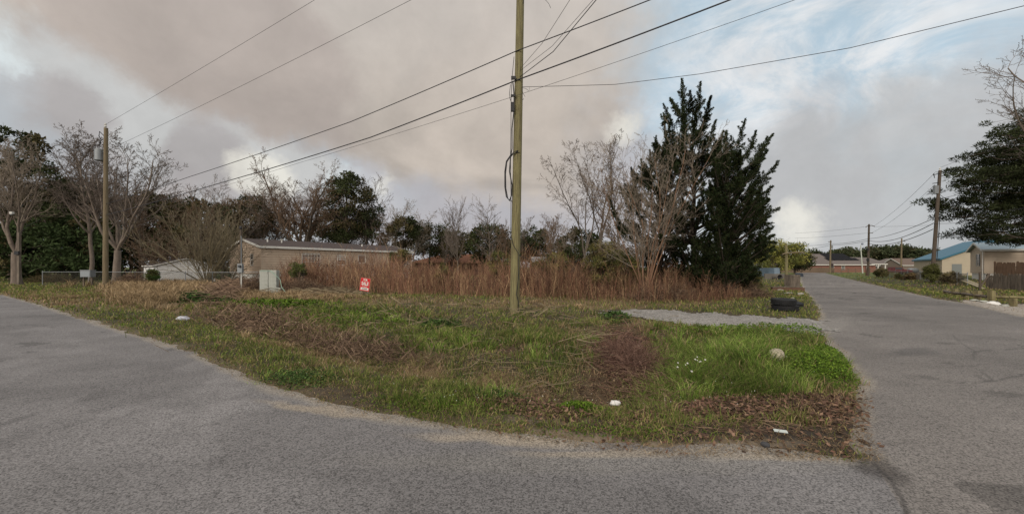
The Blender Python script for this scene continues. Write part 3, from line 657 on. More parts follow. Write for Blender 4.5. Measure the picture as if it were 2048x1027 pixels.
def bare(name, label, px, Y, top, r0, seed, mats=(M_bark, M_twig), limbs=0, fork=.3, spread=35, grp=None, cat='tree', lean=0, base=None, **kw):
    rg = random.Random(seed); X = AX(px, Y); z0 = GZ(X, Y) if Y < 60 else 0; h = AZ(top, Y)-z0
    root = empty(name, (X, Y, z0), label, cat, grp); o = dict(BO); o.update(kw); S = [[], [], []]
    if limbs:
        fz = h*fork; p = (0, 0, -.1); n = 4; d = norm3((lean, 0, 1)); r = r0*1.25
        for i in range(n):
            dd = norm3((d[0]+rg.gauss(0, .03), d[1]+rg.gauss(0, .03), d[2])); q = (p[0]+dd[0]*fz/n, p[1]+dd[1]*fz/n, p[2]+dd[2]*(fz+.1)/n)
            rn = r0*(1.1-.25*(i+1)/n); S[0].append((*p, *q, r, rn)); p = q; r = rn
        for k in range(limbs):
            a = 2*pi*k/limbs+rg.uniform(-.4, .4); t = R(spread)*rg.uniform(.35, 1.25)
            dd = norm3((sin(t)*cos(a)+lean, sin(t)*sin(a)*.8, cos(t))); L = (h-fz)/max(.55, cos(t))*rg.uniform(.8, 1.05)
            grow(rg, p, dd, L*.92, r0*rg.uniform(.36, .56), 1, dict(o, lv=o['lv']+0), S)
    else:
        grow(rg, (0, 0, -.1), norm3((lean, 0, 1)), h*1.0, r0, 0, o, S)
    segs_tree(root, S, mats, h=h); return root
def in_poly(P, n, r, gap=0):
    P = np.array(P, float); lo, hi = P.min(0), P.max(0); out = []; tries = 0
    while len(out) < n and tries < 60000:
        tries += 1; x, y = lo+(hi-lo)*r.rand(2); c = False; j = len(P)-1
        for i in range(len(P)):
            if ((P[i][1] > y) != (P[j][1] > y)) and (x < (P[j][0]-P[i][0])*(y-P[i][1])/(P[j][1]-P[i][1])+P[i][0]): c = not c
            j = i
        if c and (gap == 0 or all((x-a)**2+(y-b)**2 > gap*gap for a, b in out[-400:])): out.append((x, y))
    return np.array(out)
EVG = (srgb(54,60,37), srgb(72,66,43))
def leafy(name, label, px, Y, poly, ncl, rc, nl, l, w, seed, r0=.25, depth=2.0, base_col=EVG[0], col2=EVG[1], p2=.25, gap=0, flat=.7, grp=None, cat='tree', barkm=None, outw=.6, up=.2, hbase=None, cdim=.45, twigs=True):
    """crown of leaf clumps on limbs; each clump hangs on its own limb from the trunk"""
    r = np.random.RandomState(seed); X = AX(px, Y); z0 = GZ(X, Y) if Y < 60 else 0
    root = empty(name, (X, Y, z0), label, cat, grp)
    q = in_poly(poly, ncl, r, gap); dY = r.normal(size=len(q))*depth*.5; YY_ = Y+dY
    P = np.stack([(q[:, 0]-1024)/F*YY_, YY_, EYE-(q[:, 1]-HOR)*YY_/F], -1)-np.array([X, Y, z0])
    P[:, 2] = np.maximum(P[:, 2], rc*.6)
    top = P[:, 2].max()
    V = leafcloud(P, rc*(.7+.6*r.rand(len(P))), nl, l, w, r, flat=flat, outw=outw, up=up)
    hue = np.repeat(1-cdim+2*cdim*r.rand(len(P)), nl)[:, None]
    c = np.array(base_col)*np.ones((len(hue), 3)); m = np.repeat(r.rand(len(P)) < p2, nl)[:, None]; c = np.where(m, np.array(col2), c)
    c = c*hue*(.7+.6*r.rand(len(hue), 1))
    S = []; nseg = 6; pr = np.array([0, 0, -.1])
    lx = r.normal()*.02
    for i in range(nseg):
        pn = np.array([lx*(i+1)*2, 0, (top*.9)*(i+1)/nseg]); S.append((*pr, *pn, r0*(1-.13*i), r0*(1-.13*(i+1)))); pr = pn
    T = []
    for k in range(len(P)):
        hb = min(top*.85, max(.15*top, P[k][2]*r.uniform(.5, .85))); a = np.array([lx*hb/top*12, 0, hb]); mid = a*.45+P[k]*.55+r.normal(size=3)*.15*np.linalg.norm(P[k]-a)*.5; rr = max(.02, r0*.25*(1-hb/top))
        T.append((*a, *mid, rr, rr*.7)); T.append((*mid, *P[k], rr*.7, .012))
        if twigs:
            for _ in range(3):
                e = P[k]+r.normal(size=3)*rc*.7; T.append((*P[k], *e, .014, .008))
    mk('trunk', [segtubes(S, 8), segtubes(T, 4)], barkm or M_bark_dark, root, smooth=True)
    mk('crown', [V], M_leaf, root, col=[np.repeat(c, 4, 0)])
    return root
def ell(cx, cy, rx, ry, n=14, j=.12, seed=0, flatb=False):
    rg = random.Random(seed); return [(cx+rx*cos(2*pi*i/n)*(1+rg.uniform(-j, j)), cy+ry*sin(2*pi*i/n)*(1+rg.uniform(-j, j))) for i in range(n)]
# --- far-off wood along the back of the lot
r = np.random.RandomState(200)
def wood(px0, px1, Y0, Y1, topf, n, seed, nl=42, colr=(EVG[0], srgb(84,72,56)), l=.5, w=.26):
    r = np.random.RandomState(seed); px = px0+(px1-px0)*r.rand(n); Y = Y0+(Y1-Y0)*r.rand(n); tp = topf(px); z = AZ(tp, Y)*(1-r.rand(n)**1.8)
    P = np.stack([(px-1024)/F*Y, Y, np.maximum(z, .5)], -1); V = leafcloud(P, .9+.8*r.rand(n), nl, l, w, r, flat=.8)
    c = np.where((r.rand(n) < .5)[:, None], np.array(colr[1]), np.array(colr[0]))*(.45+.9*r.rand(n, 1)); c = np.repeat(c, nl, 0)*(.7+.6*r.rand(n*nl, 1))
    return V, np.repeat(c, 4, 0)
def tops(x): return 12+np.interp(x, [-40,0,60,140,200,330,420,500,560,700,760,830,900,1000,1100,1200,1300], [415,410,400,408,395,390,398,405,432,436,458,474,478,476,484,482,478])+14*(fbm(x, x*0, .02, 5, 4)-.5)*2
w1 = wood(-60, 500, 62, 80, tops, 520, 201); w2 = wood(480, 1300, 78, 100, tops, 520, 202)
w3 = wood(-60, 480, 54, 62, lambda x: tops(x)+55, 260, 203)
tag(mk('woodland', [w1[0], w2[0], w3[0]], M_leaf, col=[w1[1], w2[1], w3[1]]), 'far-off dark evergreen wood closing the view behind the mobile home and the brown roof', 'woodland', kind='stuff')
# bare trees of the far wood, grey
G1 = 'bare trees behind the mobile home'
BT = [  # px, Y, top, r, label
 (262,50,335,.16,'grey bare tree close behind the tree with the wide fork'), (330,52,352,.15,'slim bare tree above the left end of the chain-link fence'), (372,56,372,.14,'thin bare tree left of the bushy grey thicket'),
 (470,55,368,.15,'thin bare tree rising behind the gable of the mobile home'), (508,60,362,.18,'bare tree just left of the great spreading oak'), (546,62,372,.16,'small bare tree tucked under the left limbs of the oak'),
 (745,66,345,.2,'tall bare tree on the right flank of the round evergreen'), (796,62,398,.16,'pale bare tree above the right end of the mobile home'), (822,64,412,.15,'light bare tree over the small pine near the roof end'),
 (888,66,455,.10,'low bare sapling left of the fan-shaped bare tree'), (1045,62,430,.12,'bare tree half hidden by the wooden pole'), (1100,60,428,.14,'bare tree with fine twigs right of the wooden pole'), (1138,58,440,.12,'small bare tree beside the tall twin bare trunks'),
 (120,48,320,.17,'bare tree between the two big pale trunks at far left'), (60,52,275,.15,'slender bare tree rising above the pine at far left'), (425,60,350,.13,'slim bare tree with a tuft of mistletoe in its top')]
for i, (px, Y, tp, rr, lb) in enumerate(BT):
    bare('bare_tree', lb, px, Y, tp, rr, 300+i, grp=G1, rmin=.014, lv=4, kids=[22,8,5,3], ratio=[.38,.5,.5,.5], start=[.25,.15,.1], ang=[40,40,38], up=[.03,.09,.06], mats=(M_bark, M_twig_pale if i in (7,8,12,13) else M_twig))
for i, (px, Y, tp, lb) in enumerate([(285,44,372,'brownish bare tree above the dark roof edge of the white shed'),(352,47,385,'brownish bare tree between the shed and the bushy thicket'),(400,46,378,'brownish bare tree directly behind the bushy thicket'),(445,48,392,'brownish bare tree between thicket and mobile home gable'),(492,58,385,'brownish bare tree over the near end of the mobile home roof'),(528,59,378,'brownish bare tree over the first roof vent of the mobile home'),(575,63,395,'brownish bare tree showing under the left half of the oak'),(655,64,372,'brownish bare tree showing under the right half of the oak'),(770,64,425,'brownish bare tree just left of the small flat-topped pine'),(210,46,330,'brownish bare tree directly behind the transformer pole'),(1010,58,440,'brownish bare tree close behind the wooden pole'),(1118,50,425,'brownish bare tree left of the twisting twin trunks'),(1240,30,330,'brownish bare tree among the lower cedar boughs')]):
    bare('bare_tree', lb, px, Y, tp, .13, 380+i, grp='brownish bare trees of the back wood', rmin=.013, lv=4, kids=[26,9,6,3], ratio=[.42,.5,.5,.5], start=[.12,.15,.1], ang=[42,36,36], mats=(M_bark, M_twig_brown))
# fan-shaped tree and the narrow tree left of the pole
bare('bare_tree', 'fan-shaped bare tree with a dense round head left of the wooden pole', 915, 54, 392, .16, 331, lv=3, kids=[34,10,5], ratio=[.48,.42,.5], start=[.30,.12,.1], ang=[34,26,24], up=[.02,.10,.06], rmin=.013, grp=G1)
bare('bare_tree', 'narrow upright bare tree just left of the wooden pole', 981, 48, 385, .15, 332, lv=3, kids=[40,7,4], ratio=[.30,.42,.5], start=[.2,.12,.1], ang=[50,36,30], up=[.0,.10,.06], rmin=.012, grp=G1)
# the three pale trees at far left
bare('bare_tree', 'large pale-barked bare tree forking wide at the far left edge', 34, 33, 258, .33, 341, mats=(M_bark_pale, M_twig_pale), limbs=4, fork=.24, spread=22, lean=-.04, lv=5, kids=[0,13,9,5,4], ratio=[.5,.5,.48,.5,.5], rmin=.010)
bare('bare_tree', 'tall bare tree with straight grey trunk left of the transformer pole', 180, 35, 242, .22, 342, mats=(M_bark_pale, M_twig), lv=5, kids=[26,9,6,4,3], ratio=[.32,.5,.5,.5,.5], start=[.38,.2,.15], ang=[38,42,40], rmin=.011)
bare('bare_tree', 'broad bare tree with a leaning grey trunk right of the transformer pole', 231, 33, 262, .29, 343, mats=(M_bark_pale, M_twig), limbs=7, fork=.26, spread=34, lean=.03, lv=5, kids=[0,13,9,5,4], ratio=[.5,.46,.46,.5,.5], rmin=.010)
# the oak
bare('oak_tree', 'great spreading bare oak with dark limbs behind the mobile home roof', 610, 56, 322, .55, 351, mats=(M_bark_dark, M_twig_brown), limbs=9, fork=.26, spread=50, lv=5, seg=1.0, kids=[0,13,9,6,4], ratio=[.5,.46,.48,.5,.5], wan=[.05,.12,.18,.22], up=[.03,.05,.05,.03], rmin=.014)
# twin bare trunks at the right of the pole
bare('bare_tree', 'twisting bare tree, left of the two trunks beside the cedars', 1168, 36, 282, .19, 361, mats=(M_bark, M_twig), limbs=3, fork=.2, spread=22, lv=5, kids=[0,12,7,5,3], ratio=[.5,.42,.5,.5,.5], wan=[.1,.15,.18], rmin=.009)
bare('bare_tree', 'taller bare tree, right of the two trunks beside the cedars', 1200, 37, 268, .20, 362, mats=(M_bark, M_twig), limbs=3, fork=.25, spread=16, lv=5, kids=[0,13,7,5,3], ratio=[.5,.38,.5,.5,.5], wan=[.08,.13,.18], rmin=.009)
# many-stemmed crape myrtle in front of the cedars
def multistem(name, label, px, Y, top, nst, rs_, spread, seed, mats, kids, grp=None, cat='tree', L=.5, hv=.75, tw=.006, lv=3, lean=0):
    rg = random.Random(seed); X = AX(px, Y); z0 = GZ(X, Y); h = AZ(top, Y)-z0; root = empty(name, (X, Y, z0), label, cat, grp); S = [[], [], []]
    o = dict(BO, lv=lv, seg=.5, wan=[.05,.07,.14,.2], up=[.03,.035,.08,.04], start=[.3,.22,.15,.1], kids=[0, *kids], ang=[40,38,36,38], ratio=[.5,.42,.45,.5], rmin=tw, tap=.8)
    for k in range(nst):
        a = 2*pi*k/nst+rg.uniform(-.3, .3); t = R(spread)*rg.uniform(.15, 1.1); p = (cos(a)*.25*rg.random(), sin(a)*.25*rg.random(), -.05)
        grow(rg, p, norm3((sin(t)*cos(a)+lean, sin(t)*sin(a), cos(t))), h*rg.uniform(hv, 1.0)/max(.7, cos(t)), rs_*rg.uniform(.6, 1.1), 1, o, S)
    segs_tree(root, S, mats, h=h); return root
multistem('crape_myrtle', 'many-stemmed bare tree with pinkish trunks in front of the dark cedars', 1290, 18.6, 242, 11, .055, 15, 371, (M_bark_pink, M_twig_pale), [15, 6, 4], lv=4, L=.4, tw=.0055)
multistem('bare_thicket', 'bushy grey-green leafless thicket between the white shed and the mobile home', 415, 33, 398, 30, .06, 44, 372, (mat('olive_bark', srgb(118,108,84), .9), mat('olive_twig', srgb(106,97,78), .9)), [12, 6, 3], cat='shrub', tw=.011)
multistem('bare_thicket', 'smaller leafless thicket left of the bushy grey one', 330, 37, 455, 22, .05, 46, 373, (M_bark, M_twig_brown), [10, 6], cat='shrub', tw=.012)
multistem('bare_thicket', 'leafless olive twigs screening the gable end of the mobile home', 455, 33.5, 468, 18, .035, 34, 374, (mat('olive_bark', srgb(112,104,84), .9), mat('olive_twig', srgb(102,93,76), .9)), [10, 5], cat='shrub', tw=.009)
# background evergreens
def poly_pine(cx, top, wid, bot): return [(cx-wid*.3, top+8), (cx+wid*.2, top), (cx+wid*.7, top+(bot-top)*.25), (cx+wid, top+(bot-top)*.55), (cx+wid*.6, bot), (cx-wid*.7, bot), (cx-wid, top+(bot-top)*.5), (cx-wid*.75, top+(bot-top)*.2)]
EV = [ # px, Y, poly, ncl, rc, r0, label
 (22, 46, [(-60,268),(10,258),(70,272),(112,300),(100,345),(60,352),(30,380),(-60,390)], 46, .8, .3, 'dark pine with clumped needles at the far left edge'),
 (80, 50, ell(80,420,70,60,seed=2), 70, 1.2, .3, 'spreading dark evergreen behind the forked pale tree'),
 (148, 48, ell(148,395,62,50,seed=3), 60, 1.1, .25, 'dark evergreen between the first two pale trunks'),
 (40, 44, ell(40,500,110,55,seed=4), 120, 1.0, .2, 'low dense green evergreen at the left edge behind the fence'),
 (165, 45, ell(165,490,85,60,seed=5), 110, 1.0, .2, 'low dense evergreen behind the grey utility cabinet'),
 (285, 50, ell(285,455,85,70,seed=6), 110, 1.1, .25, 'dark evergreen behind the broad leaning bare tree'),
 (395, 54, ell(395,460,75,65,seed=7), 95, 1.1, .25, 'dull evergreen behind the bushy thicket'),
 (500, 62, ell(500,440,50,48,seed=8), 60, 1.1, .25, 'brownish evergreen above the gable of the mobile home'),
 (694, 66, [(640,430),(646,385),(668,352),(695,348),(722,358),(742,385),(745,405),(715,415),(690,430),(660,440)], 85, 1.3, .4, 'round-headed evergreen right of the great oak'),
 (735, 66, [(725,410),(760,418),(762,445),(745,470),(700,480),(640,480),(640,455),(690,440)], 60, 1.2, .3, 'lower dark evergreen under the round-headed one'),
 (690, 72, ell(690,455,62,30,seed=9), 70, 1.2, .3, 'bushy evergreen hidden among the oak limbs'),
 (806, 64, [(772,470),(778,448),(800,436),(825,440),(838,458),(830,475),(808,492),(785,492)], 50, .9, .22, 'small flat-topped pine above the roof end of the mobile home'),
 (858, 70, ell(862,480,42,34,seed=10), 55, 1.1, .2, 'rounded evergreen behind the left slope of the brown roof'),
 (905, 72, ell(908,490,36,30,seed=11), 45, 1.1, .2, 'low evergreen beneath the fan-shaped bare tree'),
 (975, 66, ell(975,486,44,40,seed=12), 70, 1.1, .2, 'dense round evergreen left of the wooden pole'),
 (1066, 66, ell(1068,492,38,36,seed=13), 60, 1.0, .2, 'dense dark evergreen right of the wooden pole'),
 (1165, 60, ell(1165,490,50,30,seed=14), 50, .9, .2, 'low dull evergreen behind the tin roof'),
 (1030, 72, ell(1030,500,40,28,seed=15), 45, 1.0, .2, 'low evergreen directly behind the wooden pole')]
for i, (px, Y, poly, n, rc, r0, lb) in enumerate(EV):
    leafy('evergreen_tree', lb, px, Y, poly, n, rc*.8, 90, .42, .2, 400+i, r0=r0, depth=5, p2=.35 if i not in (3,4) else .05, base_col=EVG[0] if i not in (3,4) else srgb(58,70,42), grp='evergreens behind the lot')
# mistletoe-like tufts high in the thin tree
# ---- cedars
def cedar(name, label, px, Y, plumes, seed, r0, top, fill=None, depth=2.6, grp=None, nfill=60, taper=1.0):
    r = np.random.RandomState(seed); X = AX(px, Y); z0 = GZ(X, Y); root = empty(name, (X, Y, z0), label, 'tree', grp); S, Pp, Dd = [], [], []
    def W(ax, ay, dy=0): return np.array([(ax-1024)/F*(Y+dy)-X, dy, EYE-(ay-HOR)*(Y+dy)/F-z0])
    h = AZ(top, Y)-z0; pr = np.array([0, 0, -.1])
    for i in range(8):
        pn = np.array([r.normal()*.04, r.normal()*.04, h*.93*(i+1)/8]); S.append((*pr, *pn, r0*(1-.11*i), r0*(1-.11*(i+1)))); pr = pn
    L = []
    for (x0, y0, x1, y1, w) in plumes: L.append((W(x0, y0, r.normal()*depth*.25), W(x1, y1, r.normal()*depth*.4), w*Y/F))
    if fill is not None:
        q = in_poly(fill, nfill, r, 0)
        for (ax, ay) in q:
            dy = r.normal()*depth*.55; a = W(ax, ay, dy); side_ = np.array([a[0], dy, 0]); l = np.linalg.norm(side_)+.1; out_ = side_/l
            e = a+(out_*r.uniform(.3, .9)+np.array([0, 0, r.uniform(.25, .8)]))*r.uniform(.7, 1.2); L.append((a, e, r.uniform(.25, .42)))
            hb = max(.3, a[2]-l*.5); S.append((0, 0, hb, *a, .04, .02))
    L2 = []
    for a, e, w in L:
        ln = np.linalg.norm(e-a); ax_ = (e-a)/ln; L2.append((a, e, w*.42))
        for i in range(max(3, int(ln/.13))):
            t = (i+.5+.3*r.normal())/max(3, int(ln/.13)); t = min(max(t, 0), .97); sd = unit(np.cross(ax_, r.normal(size=3))); sl = w*(1-t)**.9*1.5*r.uniform(.5, 1.25)+.03
            b = a+(e-a)*t; L2.append((b, b+(sd*.72+ax_*.62+np.array([0, 0, .22]))*sl, max(.03, sl*.25)))
    L = L2
    for a, e, w in L:
        S.append((*a, *e, max(.008, w*.09), .005)); ln = np.linalg.norm(e-a)+1e-6; ax_ = (e-a)/ln; n = int(430*ln*(w+.12)*2.4)+3
        t = r.rand(n)**.85; off = unit(r.normal(size=(n, 3)))*(w*(1-t)**.75*(.15+.85*r.rand(n)**.6))[:, None]
        # feathered side sprays
        k = (np.floor(t*ln/.22)).astype(int); ph = np.sin(k*2.4+w*50)[:, None]; off = off*(1+.45*ph)
        p = a+(e-a)*t[:, None]+off-ax_*np.linalg.norm(off, axis=1)[:, None]*.1
        Pp.append(p); Dd.append(unit(unit(off)*.8+ax_*.75+r.normal(size=(n, 3))*.25+np.array([0, 0, .35])))
    P = np.concatenate(Pp); D = np.concatenate(Dd); n = len(P); Wd = unit(np.cross(D, r.normal(size=(n, 3))))
    V = leafquads(P, D, Wd, .05+.08*r.rand(n), .018+.02*r.rand(n)); g = np.array(srgb(38,48,29)); b = np.array(srgb(56,60,35))
    c = np.where((r.rand(n) < .25)[:, None], b, g)*(.6+.7*r.rand(n, 1))*(.7+.6*vnoise(P[:, 0]*1.1+P[:, 1], P[:, 2]*1.1, 1, 3)[:, None])
    mk('trunk', [segtubes(S, 6)], M_bark_dark, root, smooth=True); mk('crown', [V], M_leaf, root, col=[np.repeat(c, 4, 0)]); return root
cedar('cedar_tree', 'tallest dark cedar, its spired top standing above the others', 1387, 21,
  [(1372,250,1363,157,22),(1392,250,1401,164,17),(1405,262,1422,192,15),(1350,262,1326,208,12),(1342,250,1322,230,9),(1385,230,1380,182,16),(1396,300,1390,225,26),(1345,300,1338,250,16),(1415,300,1432,240,12),(1370,300,1366,215,24),(1360,232,1340,196,10),
   (1420,330,1447,262,14),(1345,340,1330,262,18),(1400,350,1410,280,30),(1372,360,1365,290,30),(1335,235,1324,252,8)], 501, .17, 190,
  fill=[(1345,270),(1420,270),(1440,330),(1450,420),(1450,560),(1330,560),(1330,420),(1338,330)], nfill=170)
cedar('cedar_tree', 'wide dark cedar at the right with boughs sweeping up and outward', 1452, 20,
  [(1465,330,1491,238,20),(1450,330,1452,262,18),(1490,320,1512,262,13),(1500,330,1546,268,15),(1490,370,1535,300,15),(1500,390,1558,322,17),(1490,420,1546,372,16),(1495,440,1540,398,13),(1480,470,1540,432,17),(1490,500,1549,470,16),(1470,380,1480,300,26),(1500,350,1530,290,12),
   (1440,350,1437,285,18),(1500,455,1538,446,12),(1505,480,1552,486,10),(1480,410,1520,350,18)], 502, .2, 262,
  fill=[(1430,330),(1485,320),(1510,380),(1520,440),(1530,500),(1500,560),(1440,575),(1400,560),(1420,420)], nfill=250)
cedar('cedar_tree', 'lower dark cedar filling the gap behind the many-stemmed bare tree', 1320, 22,
  [(1340,330,1328,246,18),(1305,380,1300,300,16),(1280,420,1262,335,16),(1265,430,1240,372,13),(1255,470,1222,420,14),(1250,480,1218,392,8),(1310,350,1312,272,14),(1290,380,1282,318,14),(1270,470,1232,455,13)], 503, .15, 262,
  fill=[(1310,310),(1350,300),(1370,400),(1380,560),(1300,560),(1260,470),(1262,400),(1285,360)], nfill=180)
cedar('cedar_tree', 'young bushy cedar at the foot of the cedar clump', 1455, 18.4,
  [(1450,560,1452,470,26),(1480,565,1500,500,20),(1425,560,1420,490,18),(1400,575,1385,520,14),(1490,580,1505,530,14)], 504, .06, 480,
  fill=[(1410,500),(1490,500),(1500,580),(1400,585)], nfill=45, depth=1.2)
# ---- wax myrtle bushes inside the weeds
def shrub(label, px, Y, poly, n, rc, seed, col=srgb(104,98,58), col2=srgb(80,82,48), grp=None, name='evergreen_shrub', l=.09, w=.035, nl=130, depth=1.0):
    return leafy(name, label, px, Y, poly, n, rc, nl, l, w, seed, r0=.04, depth=depth, base_col=col, col2=col2, p2=.4, cat='shrub', grp=grp)
GS = 'green shrubs standing in the dry weeds'
shrub('olive shrub in the weeds beside the brown-roofed house', 885, 24, ell(886,548,16,20,seed=31), 22, .22, 601, grp=GS)
shrub('tall olive shrub behind the wooden pole on its left', 1000, 23, ell(1004,532,26,26,seed=32), 42, .3, 602, grp=GS)
shrub('broad olive shrub in front of the left end of the tin roof', 1102, 22, ell(1104,530,34,28,seed=33), 55, .28, 603, grp=GS)
shrub('dense green shrub at the left foot of the bare twin trees', 1205, 20.5, ell(1208,528,40,42,seed=34), 95, .28, 604, grp=GS)
shrub('dark shrub between the pink trunks and the weeds', 1258, 19.8, ell(1256,545,26,40,seed=35), 70, .25, 605, grp=GS)
shrub('small leafy shrub left of the red sale sign', 596, 23, ell(596,540,14,16,seed=36), 24, .2, 606, grp=GS, col=srgb(78,88,48))
shrub('small green shrub in front of the right end of the mobile home', 803, 30, ell(800,515,18,14,seed=37), 26, .28, 607, grp=GS, l=.13, w=.05)
shrub('green creeper bush in front of the white shed', 306, 30, ell(304,552,8,16,seed=38), 20, .26, 608, col=srgb(66,86,46), l=.13, w=.06)
shrub('dark shrub low between the cedars and the road', 1505, 22, ell(1502,562,20,26,seed=39), 40, .24, 609, grp=GS)
leafy('light_green_tree', 'light yellow-green leafing tree beyond the cedars beside the side road', 1560, 62, [(1505,535),(1500,500),(1520,486),(1560,482),(1600,488),(1618,500),(1612,515),(1590,535)], 90, .9, 120, .3, .13, 610, r0=.2, depth=5, base_col=srgb(122,120,62), col2=srgb(98,104,56), p2=.4)
leafy('dark_bush', 'dark rounded bush under the light green tree near the road end', 1590, 85, ell(1605,525,26,14,seed=40), 40, 1.0, 90, .4, .2, 611, depth=4, cat='shrub')
# ---- far pines down the road
GP = 'far pines beyond the brick house'
for i, (px, tp, wd, lb) in enumerate([(1630,500,14,'nearest to the road end'),(1668,502,12,'behind the left end of the brick roof'),(1692,496,13,'over the black tarpaulin'),(1711,500,11,'over the right of the tarpaulin'),(1745,490,14,'behind the tall thin pole'),(1765,492,13,'just right of the tall thin pole'),(1780,494,12,'above the grey-roofed house'),(1795,492,13,'left of the street-light pole'),(1815,486,16,'tallest, right of the street-light pole'),(1838,497,14,'above the tip of the blue roof'),(1655,508,12,'behind the sloping left hip of the brick roof'),(1724,502,10,'behind the leaning white light pole'),(1862,502,14,'behind the leaning pole at the right')]):
    leafy('pine_tree', 'far dark round-headed pine '+lb, px, 170, poly_pine(px, tp, wd, 522), 34, 1.9, 60, 1.0, .5, 700+i, r0=.3, depth=6, base_col=srgb(60,66,46), col2=srgb(72,70,50), grp=GP, twigs=False)
w4 = wood(1500, 2000, 180, 200, lambda x: 521+8*(fbm(x, x*0, .03, 9, 3)-.5), 260, 204, nl=40, l=1.1, w=.6, colr=(srgb(60,66,46), srgb(72,70,50)))
tag(mk('woodland', [w4[0]], M_leaf, col=[w4[1]]), 'low dark belt of far wood behind the brick house', 'woodland', kind='stuff')
# ---- the right-hand pine with layered boughs
def layered_pine():
    Y = 40; r = np.random.RandomState(811); X = AX(2120, Y); root = empty('pine_tree', (X, Y, 0), 'big dark pine with layered boughs reaching in from the right edge', 'tree')
    def W(ax, ay, dy): return np.array([(ax-1024)/F*(Y+dy)-X, dy, EYE-(ay-HOR)*(Y+dy)/F])
    S = []; pr = np.array([0, 0, -.1])
    for i in range(8):
        pn = np.array([r.normal()*.1, 0, 20*(i+1)/8]); S.append((*pr, *pn, .45*(1-.1*i), .45*(1-.1*(i+1)))); pr = pn
    P = []
    limbs = [((2120,250),(2075,215)),((2120,240),(2030,225)),((2120,280),(1985,272)),((2120,310),(1935,312)),((2120,350),(1950,345)),((2120,330),(1905,338)),((2120,385),(1895,372)),((2120,410),(1870,412)),((2120,300),(2040,285)),((2120,320),(2050,330)),((2120,400),(2030,400)),((2120,380),(2040,360)),((2120,290),(2000,262)),((2120,300),(1960,300)),((2120,340),(1925,330)),((2120,360),(1885,352)),((2120,395),(1860,398)),((2120,430),(1852,425)),((2120,450),(1875,462)),((2120,480),(1935,470)),((2120,330),(2000,300)),((2120,400),(1930,385)),((2120,440),(1905,440)),((2120,470),(1990,470)),((2120,260),(2030,235)),((2120,370),(1960,362)),((2120,420),(1990,415))]
    for (a, b) in limbs:
        b = (b[0]+26, b[1])
        dy = r.normal()*2.2; p = W(*a, 0); e = W(*b, dy); n = 7; prev = p
        for i in range(n):
            f = (i+1)/n; q = p+(e-p)*f+np.array([0, 0, .5*sin(f*pi)*(-1)])+r.normal(size=3)*.14; S.append((*prev, *q, .13*(1-f*.8)+.02, .13*(1-(f+.1)*.8)+.015)); prev = q
            if f > .25:
                for _ in range(4):
                    t = q+np.array([r.normal()*.55, r.normal()*1.2, r.uniform(-.25, .75)]); S.append((*q, *t, .025, .012)); P.append(t)
    P = np.array(P); V = leafcloud(P, .45+.3*r.rand(len(P)), 110, .32, .075, r, flat=.5, outw=.8, up=.5)
    c = np.array(srgb(54,60,38))*(.55+.8*np.repeat(r.rand(len(P)), 110)[:, None])*(.7+.6*r.rand(len(P)*110, 1))
    mk('trunk', [segtubes(S, 6)], M_bark_dark, root, smooth=True); mk('crown', [V], M_leaf, root, col=[np.repeat(c, 4, 0)])
layered_pine()
rt = bare('budding_tree', 'bare budding branches hanging into the picture at the top right edge', 2125, 30, 40, .3, 821, limbs=6, fork=.35, spread=32, lv=4, kids=[0,9,6,4], ratio=[.5,.4,.5,.5], rmin=.012)
r = np.random.RandomState(822); tw = rt.children[1].data; nv = len(tw.vertices); co_ = np.zeros(nv*3, np.float32); tw.vertices.foreach_get('co', co_); co_ = co_.reshape(-1, 3)[::17]
V = leafcloud(co_, .12, 2, .12, .06, r); tag(mk('buds', [V], M_leaf, rt, col=[colvar(len(co_)*2, 4, srgb(110,96,70), r)]), kind='stuff')
# bushes on the right verge
shrub('dark leafy bush wrapped round the foot of the leaning pole at the right', 1862, 36.5, ell(1864,546,13,16,seed=51), 34, .28, 831, col=srgb(78,80,44), l=.16, w=.07, name='verge_bush')
shrub('brown tangled bush right of the leaning pole', 1900, 33, ell(1905,556,22,9,seed=52), 26, .25, 832, col=srgb(96,88,62), col2=srgb(80,72,54), l=.16, w=.05, name='verge_bush')
shrub('small brown bush at the left end of the right-hand verge', 1765, 52, ell(1762,545,12,7,seed=53), 20, .3, 833, col=srgb(92,84,58), col2=srgb(70,74,44), l=.2, w=.07, name='verge_bush')
shrub('low rusty bush beside the maroon pickup', 1825, 45, ell(1820,553,34,5,seed=54), 24, .25, 834, col=srgb(98,84,60), col2=srgb(80,80,50), l=.16, w=.07, name='verge_bush')
